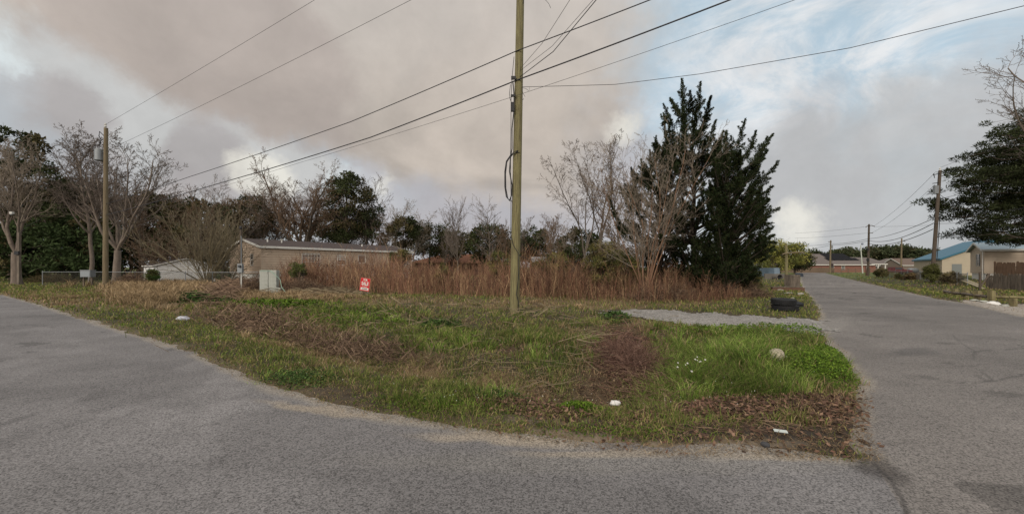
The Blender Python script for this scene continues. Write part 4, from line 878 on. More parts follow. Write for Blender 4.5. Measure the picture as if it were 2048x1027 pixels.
# ---- the tall dry weeds
def weeds():
    r = np.random.RandomState(901); N = 8800
    px = 545+960*r.rand(N); fy = np.interp(px, [545,620,760,1000,1200,1400,1505], [583,585,589,598,604,609,600])
    Yf = F*EYE/(fy-HOR); Y = Yf+(r.rand(N)**1.5)*12.0; X = (px-1024)/F*Y
    nz = sm(.2, .8, fbm(X, Y, .45, 33, 3))*1.3-.1; ht = (1.35+.75*nz+.3*r.rand(N))*np.interp(px, [545,600,660,790,830,960,1010,1250,1400,1505], [.6,.9,1.0,.9,.7,.7,.9,.85,.55,.35])*np.clip(.55+(Y-Yf)*.4, .45, 1)*(.6+.5*r.rand(N))*np.where(r.rand(N) < .07, 1.3, 1)*(.45+.75*sm(.25,.6,fbm(X, Y, .9, 45, 2)))
    le = .16; d0 = np.stack([r.normal(size=N)*le, r.normal(size=N)*le, np.ones(N)], -1); Z = H(X, Y); p = np.stack([X, Y, Z], -1); S, cc = [], []
    w = np.maximum(.005, .0004*Y)*(.7+.6*r.rand(N)); rd = np.array([srgb(124,92,74), srgb(106,78,66), srgb(136,106,84), srgb(84,66,57), srgb(160,134,104)])
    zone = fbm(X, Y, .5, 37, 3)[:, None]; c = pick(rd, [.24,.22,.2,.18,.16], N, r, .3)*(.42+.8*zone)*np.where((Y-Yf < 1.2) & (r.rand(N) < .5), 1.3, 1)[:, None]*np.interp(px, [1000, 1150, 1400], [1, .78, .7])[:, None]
    for k in range(3):
        q = p+d0*(ht/3)[:, None]; S.append(np.concatenate([p, q, (w*(1-.25*k))[:, None], (w*(1-.25*(k+1)))[:, None]], 1)); cc.append(c)
        m = 3 if k else 1
        for _ in range(m):
            t = r.rand(N)[:, None]; b = p+(q-p)*t; sd = d0*(.5+.5*r.rand(N)[:, None])+r.normal(size=(N, 3))*np.array([.38, .38, .1]); e = b+sd*(ht*(.10+.16*r.rand(N)))[:, None]
            S.append(np.concatenate([b, e, (w*.6)[:, None], (w*.4)[:, None]], 1)); cc.append(c*1.05)
        d0 = d0+np.stack([r.normal(size=N)*.12, r.normal(size=N)*.12, np.zeros(N)], -1); p = q
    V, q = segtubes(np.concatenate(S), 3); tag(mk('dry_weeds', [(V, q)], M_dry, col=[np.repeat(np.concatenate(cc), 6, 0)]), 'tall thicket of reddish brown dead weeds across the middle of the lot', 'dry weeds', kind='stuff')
weeds()
# dead thin undergrowth near the cedars, and the tangled dead heap beside the blocks
def heap(label, px, py, rx, ry, N, hgt, seed, pal, L=.7):
    r = np.random.RandomState(seed); Y0 = F*EYE/(py-HOR); X0 = (px-1024)/F*Y0; a = r.rand(N)*2*pi; q = r.rand(N)**.5
    X = X0+cos_(a)*q*rx; Y = Y0+np.sin(a)*q*ry; Z = H(X, Y)+hgt*(1-q**2)*r.rand(N); p = np.stack([X, Y, Z], -1); D = unit(r.normal(size=(N, 3))*np.array([1, .8, .5])); l = L*(.4+.8*r.rand(N))[:, None]
    m = p+D*l*.5+np.array([0, 0, .08]); e = m+unit(D+r.normal(size=(N, 3))*.4)*l*.5; e[:, 2] = np.maximum(e[:, 2], H(e[:, 0], e[:, 1])); w = np.full((N, 1), max(.0022, .0004*Y0) if Y0 < 10 else max(.005, .0004*Y0))
    V, q4 = segtubes(np.concatenate([np.concatenate([p, m, w, w*.8], 1), np.concatenate([m, e, w*.8, w*.4], 1)]), 3); c = pick(pal, None, N, r, .3)
    return tag(mk('brush_heap', [(V, q4)], M_dry, col=[np.repeat(np.concatenate([c, c]), 6, 0)]), label, 'brush heap')
cos_ = np.cos
heap('fine reddish dead branches heaped over the upper edge of the leaf-filled hollow', 1262, 722, .46, .5, 2200, .13, 917, np.array([srgb(100,76,66), srgb(78,60,54), srgb(124,100,88)]), L=.5)
heap('brown tangle of dead vines between the meter post and the concrete blocks', 505, 586, .8, .5, 900, .9, 911, BRW*.95)
heap('brown vine-covered mound at the left end of the tan grass heaps', 268, 572, 1.3, .8, 900, 1.1, 912, BRW)
heap('low tangle of dead vines right of the concrete blocks', 600, 588, 1.6, .6, 1300, .8, 913, BRW*.95)
heap('dead brown undergrowth at the right foot of the cedars', 1480, 596, 1.3, .9, 1300, .9, 914, BRW*.9)
heap('dead grey undergrowth under the many-stemmed bare tree', 1330, 604, 1.7, .6, 1300, .6, 915, BRW*.9)
heap('brown vines over the fence beside the grey utility cabinet', 105, 566, 2.6, .8, 900, .9, 916, np.array([srgb(80,72,52), srgb(66,66,44), srgb(96,82,62)]))
print('trees ok')
# ------------------------------------------------------------------ buildings
def clipstrip(a, b, za, zb, zt0, ridge=None, ys=None): pass
def siding(root, name, p0, p1, z0, z1, m, lap=.16, gable=None):
    """lapped boards between plan points p0,p1 (local). gable=(rise) peak at mid"""
    p0 = np.array(p0, float); p1 = np.array(p1, float); e = p1-p0; L = np.linalg.norm(e); e /= L; nrm = np.array([e[1], -e[0]])
    V, Fq = [], []; z = z0; top = z1+(gable or 0)
    while z < top-1e-4:
        zt = min(z+lap, top)
        def ext(zz):
            if not gable or zz <= z1: return 0, L
            f = (zz-z1)/gable; return L/2*f, L-L/2*f
        if z < z1 < zt: zt = z1
        a0, a1 = ext(z); b0, b1 = ext(zt); o = .055; i = len(V)
        for s, zz, off in ((a0, z, o), (a1, z, o), (b1, zt, 0), (b0, zt, 0)):
            q = p0+e*s+nrm*off; V.append((q[0], q[1], zz))
        for s, zz, off in ((a0, z, 0), (a1, z, 0)):
            q = p0+e*s+nrm*off; V.append((q[0], q[1], zz))
        Fq += [[i, i+1, i+2, i+3], [i+4, i+5, i+1, i]]; z = zt
    return (np.array(V), np.array(Fq))
def plainwall(p0, p1, z0, z1, gable=0):
    m = ((p0[0]+p1[0])/2, (p0[1]+p1[1])/2)
    if gable: return (np.array([[*p0, z0], [*p1, z0], [*p1, z1], [*m, z1+gable], [*p0, z1]]), [[0, 1, 2, 3, 4]])
    return (np.array([[*p0, z0], [*p1, z0], [*p1, z1], [*p0, z1]]), [[0, 1, 2, 3]])
def slab(P, th):
    """thick roof slab from a planar polygon P (list of xyz)"""
    P = np.array(P, float); n = len(P); V = np.concatenate([P, P-np.array([0, 0, th])])
    return (V, [list(range(n)), list(range(n, 2*n))[::-1]]+[[i, n+i, n+(i+1) % n, (i+1) % n] for i in range(n)])
def house(name, label, cat, loc, ang, L, Wd, z0, z1, zr, mw, mr, roof='gable', lap=.16, ov=.3, skirt=None, trim=M_white, mskirt=M_white, fascia=.2, grp=None, corner=True):
    """local x along the ridge, y across; walls butt at corners"""
    root = empty(name, loc, label, cat, grp, rz=ang); parts = []; ris = zr-z1
    C4 = [(0, 0), (L, 0), (L, Wd), (0, Wd)]
    for i in range(4):
        g = ris if (roof == 'gable' and i in (1, 3)) else None
        parts.append(siding(root, 'wall', C4[i], C4[(i+1) % 4], z0, z1, mw, lap, g) if lap else plainwall(C4[i], C4[(i+1) % 4], z0, z1, g or 0))
    mk('wall', parts, mw, root)
    if skirt is not None:
        mk('skirting', [box(.05, L-.05, .05, .09, skirt, z0+.05), box(.05, L-.05, Wd-.09, Wd-.05, skirt, z0+.05), box(.05, .09, .09, Wd-.09, skirt, z0+.05), box(L-.09, L-.05, .09, Wd-.09, skirt, z0+.05)], mskirt, root)
    k = ris/(Wd/2); t = .12; e = z1-k*ov+t
    if roof == 'gable':
        rf = mk('roof', [slab([(-ov, -ov, e), (L+ov, -ov, e), (L+ov, Wd/2, zr+t), (-ov, Wd/2, zr+t)], t), slab([(-ov, Wd/2, zr+t), (L+ov, Wd/2, zr+t), (L+ov, Wd+ov, e), (-ov, Wd+ov, e)], t)], mr, root)
        tr = []
        f0 = e-fascia
        tr += [box(-ov, L+ov, -ov-.03, -ov-.002, f0, e+.01), box(-ov, L+ov, Wd+ov+.002, Wd+ov+.03, f0, e+.01)]
        for xx in (-ov-.03, L+ov+.002):
            for (ya, yb, za, zb) in ((-ov, Wd/2, e, zr+t), (Wd/2, Wd+ov, zr+t, e)):
                tr.append((np.array([[xx, ya, za-fascia], [xx+.028, ya, za-fascia], [xx+.028, yb, zb-fascia], [xx, yb, zb-fascia], [xx, ya, za+.01], [xx+.028, ya, za+.01], [xx+.028, yb, zb+.01], [xx, yb, zb+.01]]), BF.copy()))
    else:
        hp = Wd/2; A = [(-ov, -ov, e), (L+ov, -ov, e), (L+ov, Wd+ov, e), (-ov, Wd+ov, e)]; r1 = (hp, Wd/2, zr+t); r2 = (L-hp, Wd/2, zr+t)
        V = np.array(A+[r1, r2]+[(a[0], a[1], a[2]-t) for a in A]); rf = mk('roof', [(V, [[0, 1, 5, 4], [1, 2, 5], [2, 3, 4, 5], [3, 0, 4], [9, 8, 7, 6], [0, 6, 7, 1], [1, 7, 8, 2], [2, 8, 9, 3], [3, 9, 6, 0]])], mr, root)
        f0 = e-fascia; tr = [box(-ov, L+ov, -ov-.03, -ov-.002, f0, e+.01), box(-ov, L+ov, Wd+ov+.002, Wd+ov+.03, f0, e+.01), box(-ov-.03, -ov-.002, -ov, Wd+ov, f0, e+.01), box(L+ov+.002, L+ov+.03, -ov, Wd+ov, f0, e+.01)]
    mk('fascia', tr, trim, root)
    if corner:
        for bx_ in (box(-.05, .06, -.05, .06, z0, z1-.02), box(L-.06, L+.05, -.05, .06, z0, z1-.02), box(-.05, .06, Wd-.06, Wd+.05, z0, z1-.02)): mk('corner_trim', [bx_], mw, root)
    return root, rf
def window(root, x, z, w, h, face='front', off=0.0, W_=0, L_=0, mf=M_white, mg=M_glass, mull='h', name='window', blind=None):
    """front: wall y=0 facing -y; end: wall x=0 facing -x"""
    f = .06; P = [box(x-w/2, x+w/2, -.075, -.026, z, z+f), box(x-w/2, x+w/2, -.075, -.026, z+h-f, z+h), box(x-w/2, x-w/2+f, -.075, -.026, z+f, z+h-f), box(x+w/2-f, x+w/2, -.075, -.026, z+f, z+h-f)]
    if mull == 'h': P.append(box(x-w/2+f, x+w/2-f, -.07, -.03, z+h*.5-.025, z+h*.5+.025))
    if mull == 'grid':
        for k in range(1, 6): P.append(box(x-w/2+w*k/6-.015, x-w/2+w*k/6+.015, -.072, -.03, z+f, z+h-f))
        for k in range(1, 3): P.append(box(x-w/2+f, x+w/2-f, -.07, -.03, z+h*k/3-.015, z+h*k/3+.015))
    pane = box(x-w/2+f, x+w/2-f, -.045, -.028, z+f, z+h-f)
    def tf(p):
        if face == 'end': V, q = p; V = V.copy(); return (np.stack([V[:, 1], W_-V[:, 0], V[:, 2]], -1), q)
        return p
    w_ = mk(name, [tf(p) for p in P], mf, root); mk('pane', [tf(pane)], mg, w_)
    if blind: mk('blind', [tf(box(x-w/2+f+.01, x+w/2-f-.01, -.052, -.046, z+h*.52, z+h-f))], blind, w_)
    return w_
# -- the mobile home behind the weeds
AM = atan2(14, 10.8); LM, WM = 17.7, 9.2
mh, rf = house('mobile_home', 'long tan mobile home with brown shingle roof and white skirting behind the weeds', 'mobile home', (-24.4, 36, 0), AM, LM, WM, .95, 3.6, 4.5, M_cream, M_roof, lap=.24, ov=.25, skirt=-.05, fascia=.2)
def um(px): rr = (px-1024)/F; return (36*rr+24.4)/(cos(AM)-rr*sin(AM))
M_blind = mat('pale_blind', srgb(170,166,158), .8); M_glass_g = mat('grey_glass', srgb(92,92,90), .3)
window(mh, um(622), 1.7, 1.9, 1.35, mull='grid', mg=M_glass_g)
window(mh, um(682.5), 1.85, .95, 1.15, blind=M_blind, mg=mat('reddish_pane', srgb(92,70,60), .3)); window(mh, um(723), 2.1, .95, .95, mull=None, mg=mat('brown_pane', srgb(84,66,58), .3)); window(mh, um(799), 1.9, 1.0, 1.2); window(mh, um(812), 1.9, .9, 1.2, mg=M_glass_g, mull=None)
window(mh, WM-2.35, 1.75, .75, 1.2, face='end', W_=WM)
for u in (um(556), um(585), um(748)):
    zz = 4.5-(4.5-3.6)*.45+.1
    mk('roof_vent', [xf(lathe([(.0, .34), (.07, .34), (.07, -.1)], 10), (u, WM/2-1.9, zz)), ] + ([box(u-.14, u+.14, WM/2-2.0, WM/2-1.8, zz+.34, zz+.42)] if u == um(585) else []), M_white, rf)
# -- white shed
SA = atan2(-.79, -.61)+pi/2
shx, shy = AX(410, 37), 37
sh, _ = house('garden_shed', 'low white shed with a dark gable roof behind the chain-link fence', 'shed', (shx-3.6*.61*1.05-4.6*.79, shy-3.6*.79*1.05+4.6*.61, 0), atan2(-.61, .79), 4.9, 4.5, -.05, 1.66, 2.34, mat('shed_white', srgb(232,231,228), .6, var=.1, scale=3), M_roof, lap=0, ov=.12, fascia=.08, corner=False)
# -- brown-roofed house
house('brick_bungalow', 'low house with rusty brown hipped roof showing above the weeds', 'house', (AX(823, 75), 75, 0), R(-2), 17.5, 11, 0, 2.6, 4.35, mat('brown_wall', srgb(122,96,80), .9, var=.2), M_roof_r, roof='hip', lap=0, ov=.5, fascia=.18, trim=mat('rust_trim', srgb(150,112,88), .8))
# -- tin roof
tin = mat('old_tin_roof', srgb(170,174,176), .5, var=.35, scale=1.5)
house('tin_roofed_outbuilding', 'long low outbuilding with pale tin roof behind the olive shrubs', 'outbuilding', (AX(1068, 60), 60, 0), R(4), 9.5, 5, 0, 2.5, 3.25, mat('dull_wall', srgb(110,104,92), .9, var=.2), tin, lap=0, ov=.3, fascia=.1, trim=tin)
# -- trailer on the right
AR = R(-37.4)
tr_, _ = house('mobile_home', 'tan mobile home with pale blue metal roof behind the weathered board fence', 'mobile home', (57.5, 45, 0), AR, 15, 4.4, .85, 3.75, 4.6, mat('cream_siding', srgb(190,174,154), .75, var=.12, scale=1.5), mat('pale_blue_metal_roof', srgb(176,194,204), .5, var=.15), lap=.2, ov=.35, skirt=0, fascia=.22)
for z_ in (1.75,):
    w_ = window(tr_, 2.5, z_, .8, 1.5, face='end', W_=4.4, mg=M_glass)
    mk('shutter', [box(-.06, -.03, 4.4-2.5-.62, 4.4-2.5-.42, z_, z_+1.5)], mat('dark_shutter', (.04,.04,.045), .6), tr_); mk('shutter', [box(-.06, -.03, 4.4-2.5+.42, 4.4-2.5+.62, z_, z_+1.5)], bpy.data.materials['dark_shutter'], tr_)
mk('porch_post', [box(-.28, -.22, -.3, -.24, 0, 3.5)], M_white, tr_)
# -- blue roofed barn
cx0, cy0 = 81.4+15*.794, 70-15*.608
bb, _ = house('metal_barn', 'tan metal building with bright blue roof behind the tan mobile home', 'barn', (cx0, cy0, 0), R(52.6), 21, 15, 0, 3.3, 7.0, mat('tan_metal_wall', srgb(170,158,138), .7, var=.12, scale=1), mat('blue_metal_roof', srgb(50,100,122), .5, var=.15, scale=1), lap=0, ov=.3, fascia=.3, trim=mat('blue_trim', srgb(46,96,116), .5))
mk('awning', [slab([(2, -3.2, 2.3), (14, -3.2, 2.3), (14, -.03, 3.1), (2, -.03, 3.1)], .08)], bpy.data.materials['blue_metal_roof'], bb)
mk('door', [box(-.06, -.02, 12.6, 13.8, 0, 2.2)], mat('door_grey', srgb(110,114,112), .6), bb)
# -- brick house with the tarpaulin
BY = 114; bx0 = AX(1610, BY)
brick = bpy.data.materials.new('red_brick'); brick.use_nodes = True; t_ = brick.node_tree; b_ = t_.nodes['Principled BSDF']; bt = t_.nodes.new('ShaderNodeTexBrick'); bt.inputs['Scale'].default_value = 2.2
bt.inputs['Color1'].default_value = (*srgb(132,78,62), 1); bt.inputs['Color2'].default_value = (*srgb(108,64,54), 1); bt.inputs['Mortar'].default_value = (*srgb(136,116,104), 1); tcx = t_.nodes.new('ShaderNodeTexCoord'); mpx = t_.nodes.new('ShaderNodeMapping'); mpx.inputs['Rotation'].default_value = (R(90), 0, 0)
t_.links.new(tcx.outputs['Object'], mpx.inputs[0]); t_.links.new(mpx.outputs[0], bt.inputs['Vector']); t_.links.new(bt.outputs[0], b_.inputs['Base Color']); b_.inputs['Roughness'].default_value = .9
bh, _ = house('brick_house', 'long red brick house with grey-brown hipped roof at the end of the side road', 'house', (bx0, BY, 0), 0, 20.5, 13, 0, 2.55, 5.8, brick, M_roof_g, roof='hip', lap=0, ov=.5, fascia=.22, corner=False)
window(bh, (AX(1686, BY)-bx0), .7, 1.1, 1.3, mg=M_glass_g); window(bh, (AX(1664.5, BY)-bx0), .7, 1.0, 1.3, mg=M_glass); window(bh, (AX(1735, BY)-bx0), .7, .8, 1.3, mg=M_glass_g)
b2 = box(20.55, 24.5, .6, 10, 0, 2.55); w2x = AX(1752, BY)-bx0
mk('wing_wall', [box(20.5, 22.2, .4, 10, 0, 2.5)], brick, bh)
mk('wing_roof', [slab([(19.5, -.3, 2.75), (25.2, -.3, 2.75), (24.6, 5, 4.7), (17.0, 5, 4.9)], .14), slab([(17.0, 5, 4.9), (24.6, 5, 4.7), (25.2, 10, 2.75), (19.5, 10, 2.75)], .14)], M_roof_g, bh)
mk('porch_column', [box(24.5, 24.75, -.2, .05, 0, 2.55)], M_white, bh); mk('porch_column', [box(22.3, 22.5, -.2, .05, 0, 2.55)], M_white, bh)
mk('porch_fascia', [box(20.2, 25.2, -.34, -.3, 2.42, 2.66)], M_white, bh)
mk('rear_wall', [box(22.3, 24.4, 3, 9.8, 0, 2.5)], mat('porch_shade_wall', srgb(112,104,96), .9), bh)
# tarp sheet, rumpled, on the front slope
k_ = (5.8-2.55)/6.5; us = np.linspace(0, 1, 30); vs = np.linspace(0, 1, 14)
def tarp_patch(xa, xb, ya, yb, seed):
    U, Vv = np.meshgrid(us, vs); X = xa+(xb-xa)*U; Yv = ya+(yb-ya)*Vv; Z = 2.55+k_*Yv+.12+.07+.10*fbm(X*1.0, Yv*3, 1.3, seed, 3); i = np.arange(U.size).reshape(U.shape)
    q = np.stack([i[:-1, :-1], i[:-1, 1:], i[1:, 1:], i[1:, :-1]], -1).reshape(-1, 4); return (np.stack([X+bx0, Yv+BY, Z], -1).reshape(-1, 3), q)
xa = AX(1651, BY+3)-bx0; xb = AX(1715, BY+3)-bx0
tag(mk('roof_tarpaulin', [tarp_patch(xa+1, xb-1.5, 3.6, 6.6, 3), tarp_patch(xa, xb-.2, 2.0, 3.62, 5)], mat('black_tarp', (.018,.018,.02), .85, spec=.05, var=.3, scale=1), smooth=True, loc=(bx0+8, BY+3, 4)), 'rumpled black tarpaulin lying over the middle of the brick house roof', 'tarpaulin')
# -- two more far houses
house('grey_roofed_house', 'small far house with grey gable roof right of the brick house', 'house', (AX(1770, 130)+1, 130, 0), R(6), 8.5, 7, 0, 2.4, 4.6, mat('far_wall', srgb(150,146,140), .8), M_roof_g, roof='hip', lap=0, ov=.4)
gb, _ = house('gabled_house', 'far house with white-edged front gable and brown roof beside the blue-roofed barn', 'house', (AX(1812, 125), 125, 0), R(90), 9, 7.5, 0, 2.3, 3.9, mat('far_wall_b', srgb(120,112,104), .8), M_roof_g, lap=0, ov=.4, fascia=.35)
house('brown_roofed_house', 'far house with plain brown roof touching the left end of the barn', 'house', (AX(1806, 118), 118, 0), 0, 7, 7, 0, 2.3, 4.4, mat('far_wall_c', srgb(112,100,90), .8), mat('dull_brown_roof', srgb(98,84,76), .9), lap=0, ov=.3)
# ------------------------------------------------------------------ fences
def link_fence(label, pts, h, seed, grp=None, step=2.6, cell=.11, rw=.004, name='chain_link_fence', pr=.028):
    root = empty(name, (*pts[0], GZ(*pts[0])), label, 'fence', grp); o = np.array([*pts[0], GZ(*pts[0])]); S, T = [], []
    tot = 0
    for a, b in zip(pts[:-1], pts[1:]):
        a = np.array(a); b = np.array(b); L = np.linalg.norm(b-a); e = (b-a)/L; n = max(1, int(L/step))
        for i in range(n+1):
            p = a+e*L*i/n; z = GZ(*p) if p[1] < 60 else 0; mk('post', [xf(lathe([(0, h+.08), (pr, h+.06), (pr, -.2)], 7), (p[0]-o[0], p[1]-o[1], z-o[2]))], M_galv, root)
        T.append((a[0]-o[0], a[1]-o[1], h-.02, b[0]-o[0], b[1]-o[1], h-.02, pr*.75, pr*.75))
        m = int(L/cell)
        for i in range(-int(h/cell), m):
            for sgn in (1, -1):
                s0 = i*cell; 
                if sgn == 1: u0, v0, u1, v1 = s0, 0, s0+h, h
                else: u0, v0, u1, v1 = s0, h, s0+h, 0
                if u0 < 0: v0 += sgn*(-u0); u0 = 0
                if u1 > L: v1 -= sgn*(u1-L); u1 = L
                if u1 <= u0: continue
                p = a+e*u0-o[:2]; q = a+e*u1-o[:2]; S.append((*p, v0-.03, *q, v1-.03, rw, rw))
    mk('top_rail', [segtubes(T, 6)], M_galv, root); mk('wire_mesh', [segtubes(S, 3)], M_link, root); return root
link_fence('grey chain-link fence along the left side of the lot behind the tan grass', [G(85,572)[:2], G(270,572), (AX(425, 29), 29), (AX(520, 29.5), 29.5), (AX(590, 31), 31)], 1.15, 1, cell=.13, rw=.005)
link_fence('low chain-link fence along the right-hand verge', [(AX(1752,62), 62), (AX(1830,45), 45), (AX(1935,30), 30)], 1.05, 2, cell=.16, rw=.006)
def board_fence(name, label, a, b, h, n, w, seed, m, z0=0, lean=.02, rails=True, hv=.03, grp=None, postevery=0):
    r = np.random.RandomState(seed); a = np.array(a); b = np.array(b); L = np.linalg.norm(b-a); ang = atan2(b[1]-a[1], b[0]-a[0]); root = empty(name, (*a, z0), label, 'fence', grp, rz=ang); P = []
    for i in range(n):
        x = L*(i+.5)/n; bw = w*(.9+.1*r.rand()); P.append(xf(box(-bw/2, bw/2, -.012, .012, 0, h*(1+hv*r.normal())), (x, r.normal()*.008, -.02), ry=r.normal()*lean))
    mk('pickets', P, m, root)
    mk('rail', [box(0, L, .02, .06, h*.22, h*.22+.09)], m, root); mk('rail', [box(0, L, .02, .06, h*.78, h*.78+.09)], m, root)
    if postevery:
        for i in range(int(L/postevery)+1): x = min(L, i*postevery); mk('post', [box(x-.05, x+.05, .062, .16, -.1, h*1.04)], m, root)
    return root
board_fence('picket_fence', 'weathered grey board fence with uneven tops by the gravel at the right', (AX(1972, 26.5), 26.5), (AX(2110, 22), 22), 1.12, 44, .13, 5, M_wood_g, hv=.06, lean=.03, postevery=2.4)
board_fence('picket_fence', 'taller brown board fence behind the weathered one, before the tan mobile home', (AX(1988, 33), 33), (AX(2120, 29), 29), 2.0, 56, .14, 6, M_wood_b, postevery=2.4)
fr = board_fence('board_fence', 'long low brown board fence running below the brick house', (AX(1545, 106), 106), (AX(1668, 104), 104), 1.5, 80, .22, 7, mat('far_fence_wood', srgb(112,96,80), .9, var=.3), hv=.02)
# rail fence to the right part
rr_ = empty('rail_fence', (AX(1668, 103), 103, 0), 'low brown rail fence in front of the right half of the brick house', 'fence'); mfw = bpy.data.materials['far_fence_wood']
for i in range(9): mk('post', [box(i*2.0-.06, i*2.0+.06, -.06, .06, 0, 1.25)], mfw, rr_)
for z in (.45, .8, 1.1): mk('rail', [box(-.1, 16.2, -.09, -.062, z, z+.12)], mfw, rr_)
# blue grey metal sheet fence and white camper box left of the road
def corr(L, h, n=60, amp=.03):
    x = np.linspace(0, L, n*2+1); y = amp*np.where(np.arange(n*2+1) % 2, 1, -1); V = np.concatenate([np.stack([x, y, np.zeros_like(x)], -1), np.stack([x, y, np.full_like(x, h)], -1)]); m = len(x); i = np.arange(m-1)
    return (V, np.stack([i, i+1, m+i+1, m+i], -1))
mf_ = empty('metal_sheet_fence', (AX(1488, 58), 58, 0), 'blue-grey corrugated metal fence left of the side road beyond the cedars', 'fence', rz=R(-25)); mblue = mat('blue_grey_sheet', srgb(118,134,148), .5, var=.2, scale=1)
mk('sheet', [corr(3.9, 1.5)], mblue, mf_); mk('sheet', [xf(corr(4.5, 1.5), (3.9, 0, 0), rz=R(70))], mblue, mf_)
for x in (0, 1.95, 3.9): mk('post', [box(x-.04, x+.04, .05, .13, 0, 1.58)], M_galv, mf_)
cb = empty('camper_trailer', (AX(1507, 72), 72, 0), 'small white boxy camper behind the blue-grey metal fence', 'camper')
mk('body', [box(-1.25, 1.35, -1, 1, .5, 2.35)], M_white, cb); mk('roof', [box(-1.3, 1.4, -1.05, 1.05, 2.353, 2.45)], M_white, cb); mk('roof_vent', [box(-.2, .3, -.3, .3, 2.453, 2.62)], M_white, cb)
mk('window', [box(-.6, .5, -1.03, -1.005, 1.4, 1.9)], M_glass, cb)
for x in (-.6, .7): mk('wheel', [xf(lathe([(.0, -.1), (.3, -.1), (.32, 0), (.3, .1), (0, .1)], 16), (x, -.95, .32), rx=R(90))], M_tyre, cb)
# ------------------------------------------------------------------ poles
def pole(name, label, px_b, py_b, px_t, ztop, r0, r1, m, Y=None, grp=None, extra=None, py_t=None):
    X, Yy = G(px_b, py_b) if Y is None else (AX(px_b, Y), Y); z0 = GZ(X, Yy) if Yy < 60 else 0; root = empty(name, (X, Yy, z0), label, 'utility pole', grp)
    if py_t is not None: ztop = AZ(py_t, Yy)
    dx = AX(px_t, Yy)-X if py_t is not None else px_t
    n = 14; P = [(dx*i/n, 0, -.3*(i == 0)+(ztop-z0)*i/n) for i in range(n+1)]; mk('shaft', [tube(P, [r0+(r1-r0)*i/n for i in range(n+1)], 20)], m, root, smooth=False)
    return root, X, Yy, z0, dx, ztop
cp, CX, CY, CZ0, cdx, cz = pole('utility_pole', 'tall greenish wooden pole rising out of the picture in the middle of the lot', 1029, 629, .28, 15.2, .165, .115, M_pole)
def lc(px, py, dy=0.0):   # world point at the centre pole's distance
    return np.array([AX(px, CY), CY+dy, AZ(py, CY)])
def cloc(P): return [tuple(np.array(p)-np.array([CX, CY, CZ0])) for p in P]
def pc(name, pts, rad, m=M_black, n=6): return mk(name, [tube(cloc(pts), rad, n)], m, cp, smooth=True)
pc('riser_cable', [lc(1037,628,-.17), lc(1036,600,-.17), lc(1033,588,-.18), lc(1036,560,-.17), lc(1037,540,-.12), lc(1036.5,430,-.1)], .014)
pc('down_cable', [lc(1028,118,-.12), lc(1024,160,-.12), lc(1022,205,-.1), lc(1022,250,-.1), lc(1021,310,-.1), lc(1022,400,-.12), lc(1021.5,470,-.12), lc(1026,490,-.18), lc(1040,512,-.2), lc(1058,519,-.2), lc(1066,518,-.18)], .011)
pc('cable_coil', [lc(1022,312,-.14), lc(1013,325,-.14), lc(1010,345,-.14), lc(1010,375,-.14), lc(1013,395,-.14), lc(1019,403,-.14), lc(1023,392,-.14), lc(1024,372,-.14), lc(1019,345,-.14), lc(1021,318,-.14)], .022)
pc('cable_coil', [lc(1022,314,-.17), lc(1014,327,-.16), lc(1011.5,350,-.16), lc(1012,378,-.16), lc(1016,399,-.16), lc(1024,404,-.12)], .014)
pc('cable_wrap', [lc(1020,318,-.15), lc(1026,311,-.17), lc(1034,307,-.17), lc(1039,308,-.12)], .016); pc('cable_wrap', [lc(1021,315,-.16), lc(1027,307,-.18), lc(1036,304,-.16)], .012)
pc('drop_cable', [lc(1026,170,-.15), lc(1028,195,-.16), lc(1028,225,-.16), lc(1024,260,-.15), lc(1024,300,-.15), lc(1021,316,-.15)], .02)
pc('drop_cable', [lc(1021,172,-.1), lc(1019,190,-.1), lc(1020,200,-.1), lc(1023,208,-.1)], .01)
mk('splice_box', [xf(box(-.05, .05, -.04, .04, 0, .3), cloc([lc(1025.5,228,-.2)])[0])], M_black, cp)
mk('clamp', [xf(box(-.09, .06, -.03, .03, 0, .06), cloc([lc(1027,198,-.18)])[0])], M_black, cp); mk('clamp', [xf(box(-.08, .08, -.03, .03, 0, .10), cloc([lc(1027,164,-.17)])[0])], M_black, cp)
for py in (75, 85): mk('bolt', [xf(lathe([(0, .05), (.025, .05), (.025, -.1)], 8), cloc([lc(1042.5, py, -.02)])[0], ry=R(90))], M_black, cp)
pc('hanging_wire', [lc(1085,-8,-.1), lc(1090,4,-.1), lc(1097,12,-.1), lc(1101,21,-.1)], .006); pc('hanging_wire', [lc(1043,178,-.1), lc(1051,180,-.1), lc(1058,185,-.1), lc(1059,178,-.1)], .006)
pc('hanging_wire', [lc(1044,180,-.1), lc(1046,190,-.1), lc(1050,196,-.1)], .006); pc('hook', [lc(1042,201,-.05), lc(1046,201,-.05), lc(1047,198,-.05)], .008)
pc('ground_wire', [lc(1049,0,-.1), lc(1045,12,-.1), lc(1043.5,30,-.1)], .006); mk('insulator', [xf(lathe([(0, .12), (.05, .1), (.03, .06), (.06, .03), (.04, -.02), (0, -.02)], 10), cloc([lc(1050,-1,-.1)])[0])], M_black, cp)
lp, LX, LY, LZ0, ldx, lz = pole('utility_pole', 'brown wooden pole with a grey transformer can among the bare trees at the left', 211, 576, 212, 0, .17, .12, M_pole_b, py_t=256)
LX2 = LX
mk('transformer', [xf(lathe([(0, .95), (.12, .95), (.2, .88), (.26, .85), (.26, .05), (.22, 0), (0, 0)], 20), (-.43, -.05, AZ(322, LY)-LZ0))], M_galv, lp); mk('bracket', [box(-.3, -.1, -.04, .04, AZ(305, LY)-LZ0, AZ(303, LY)-LZ0)], M_galv, lp)
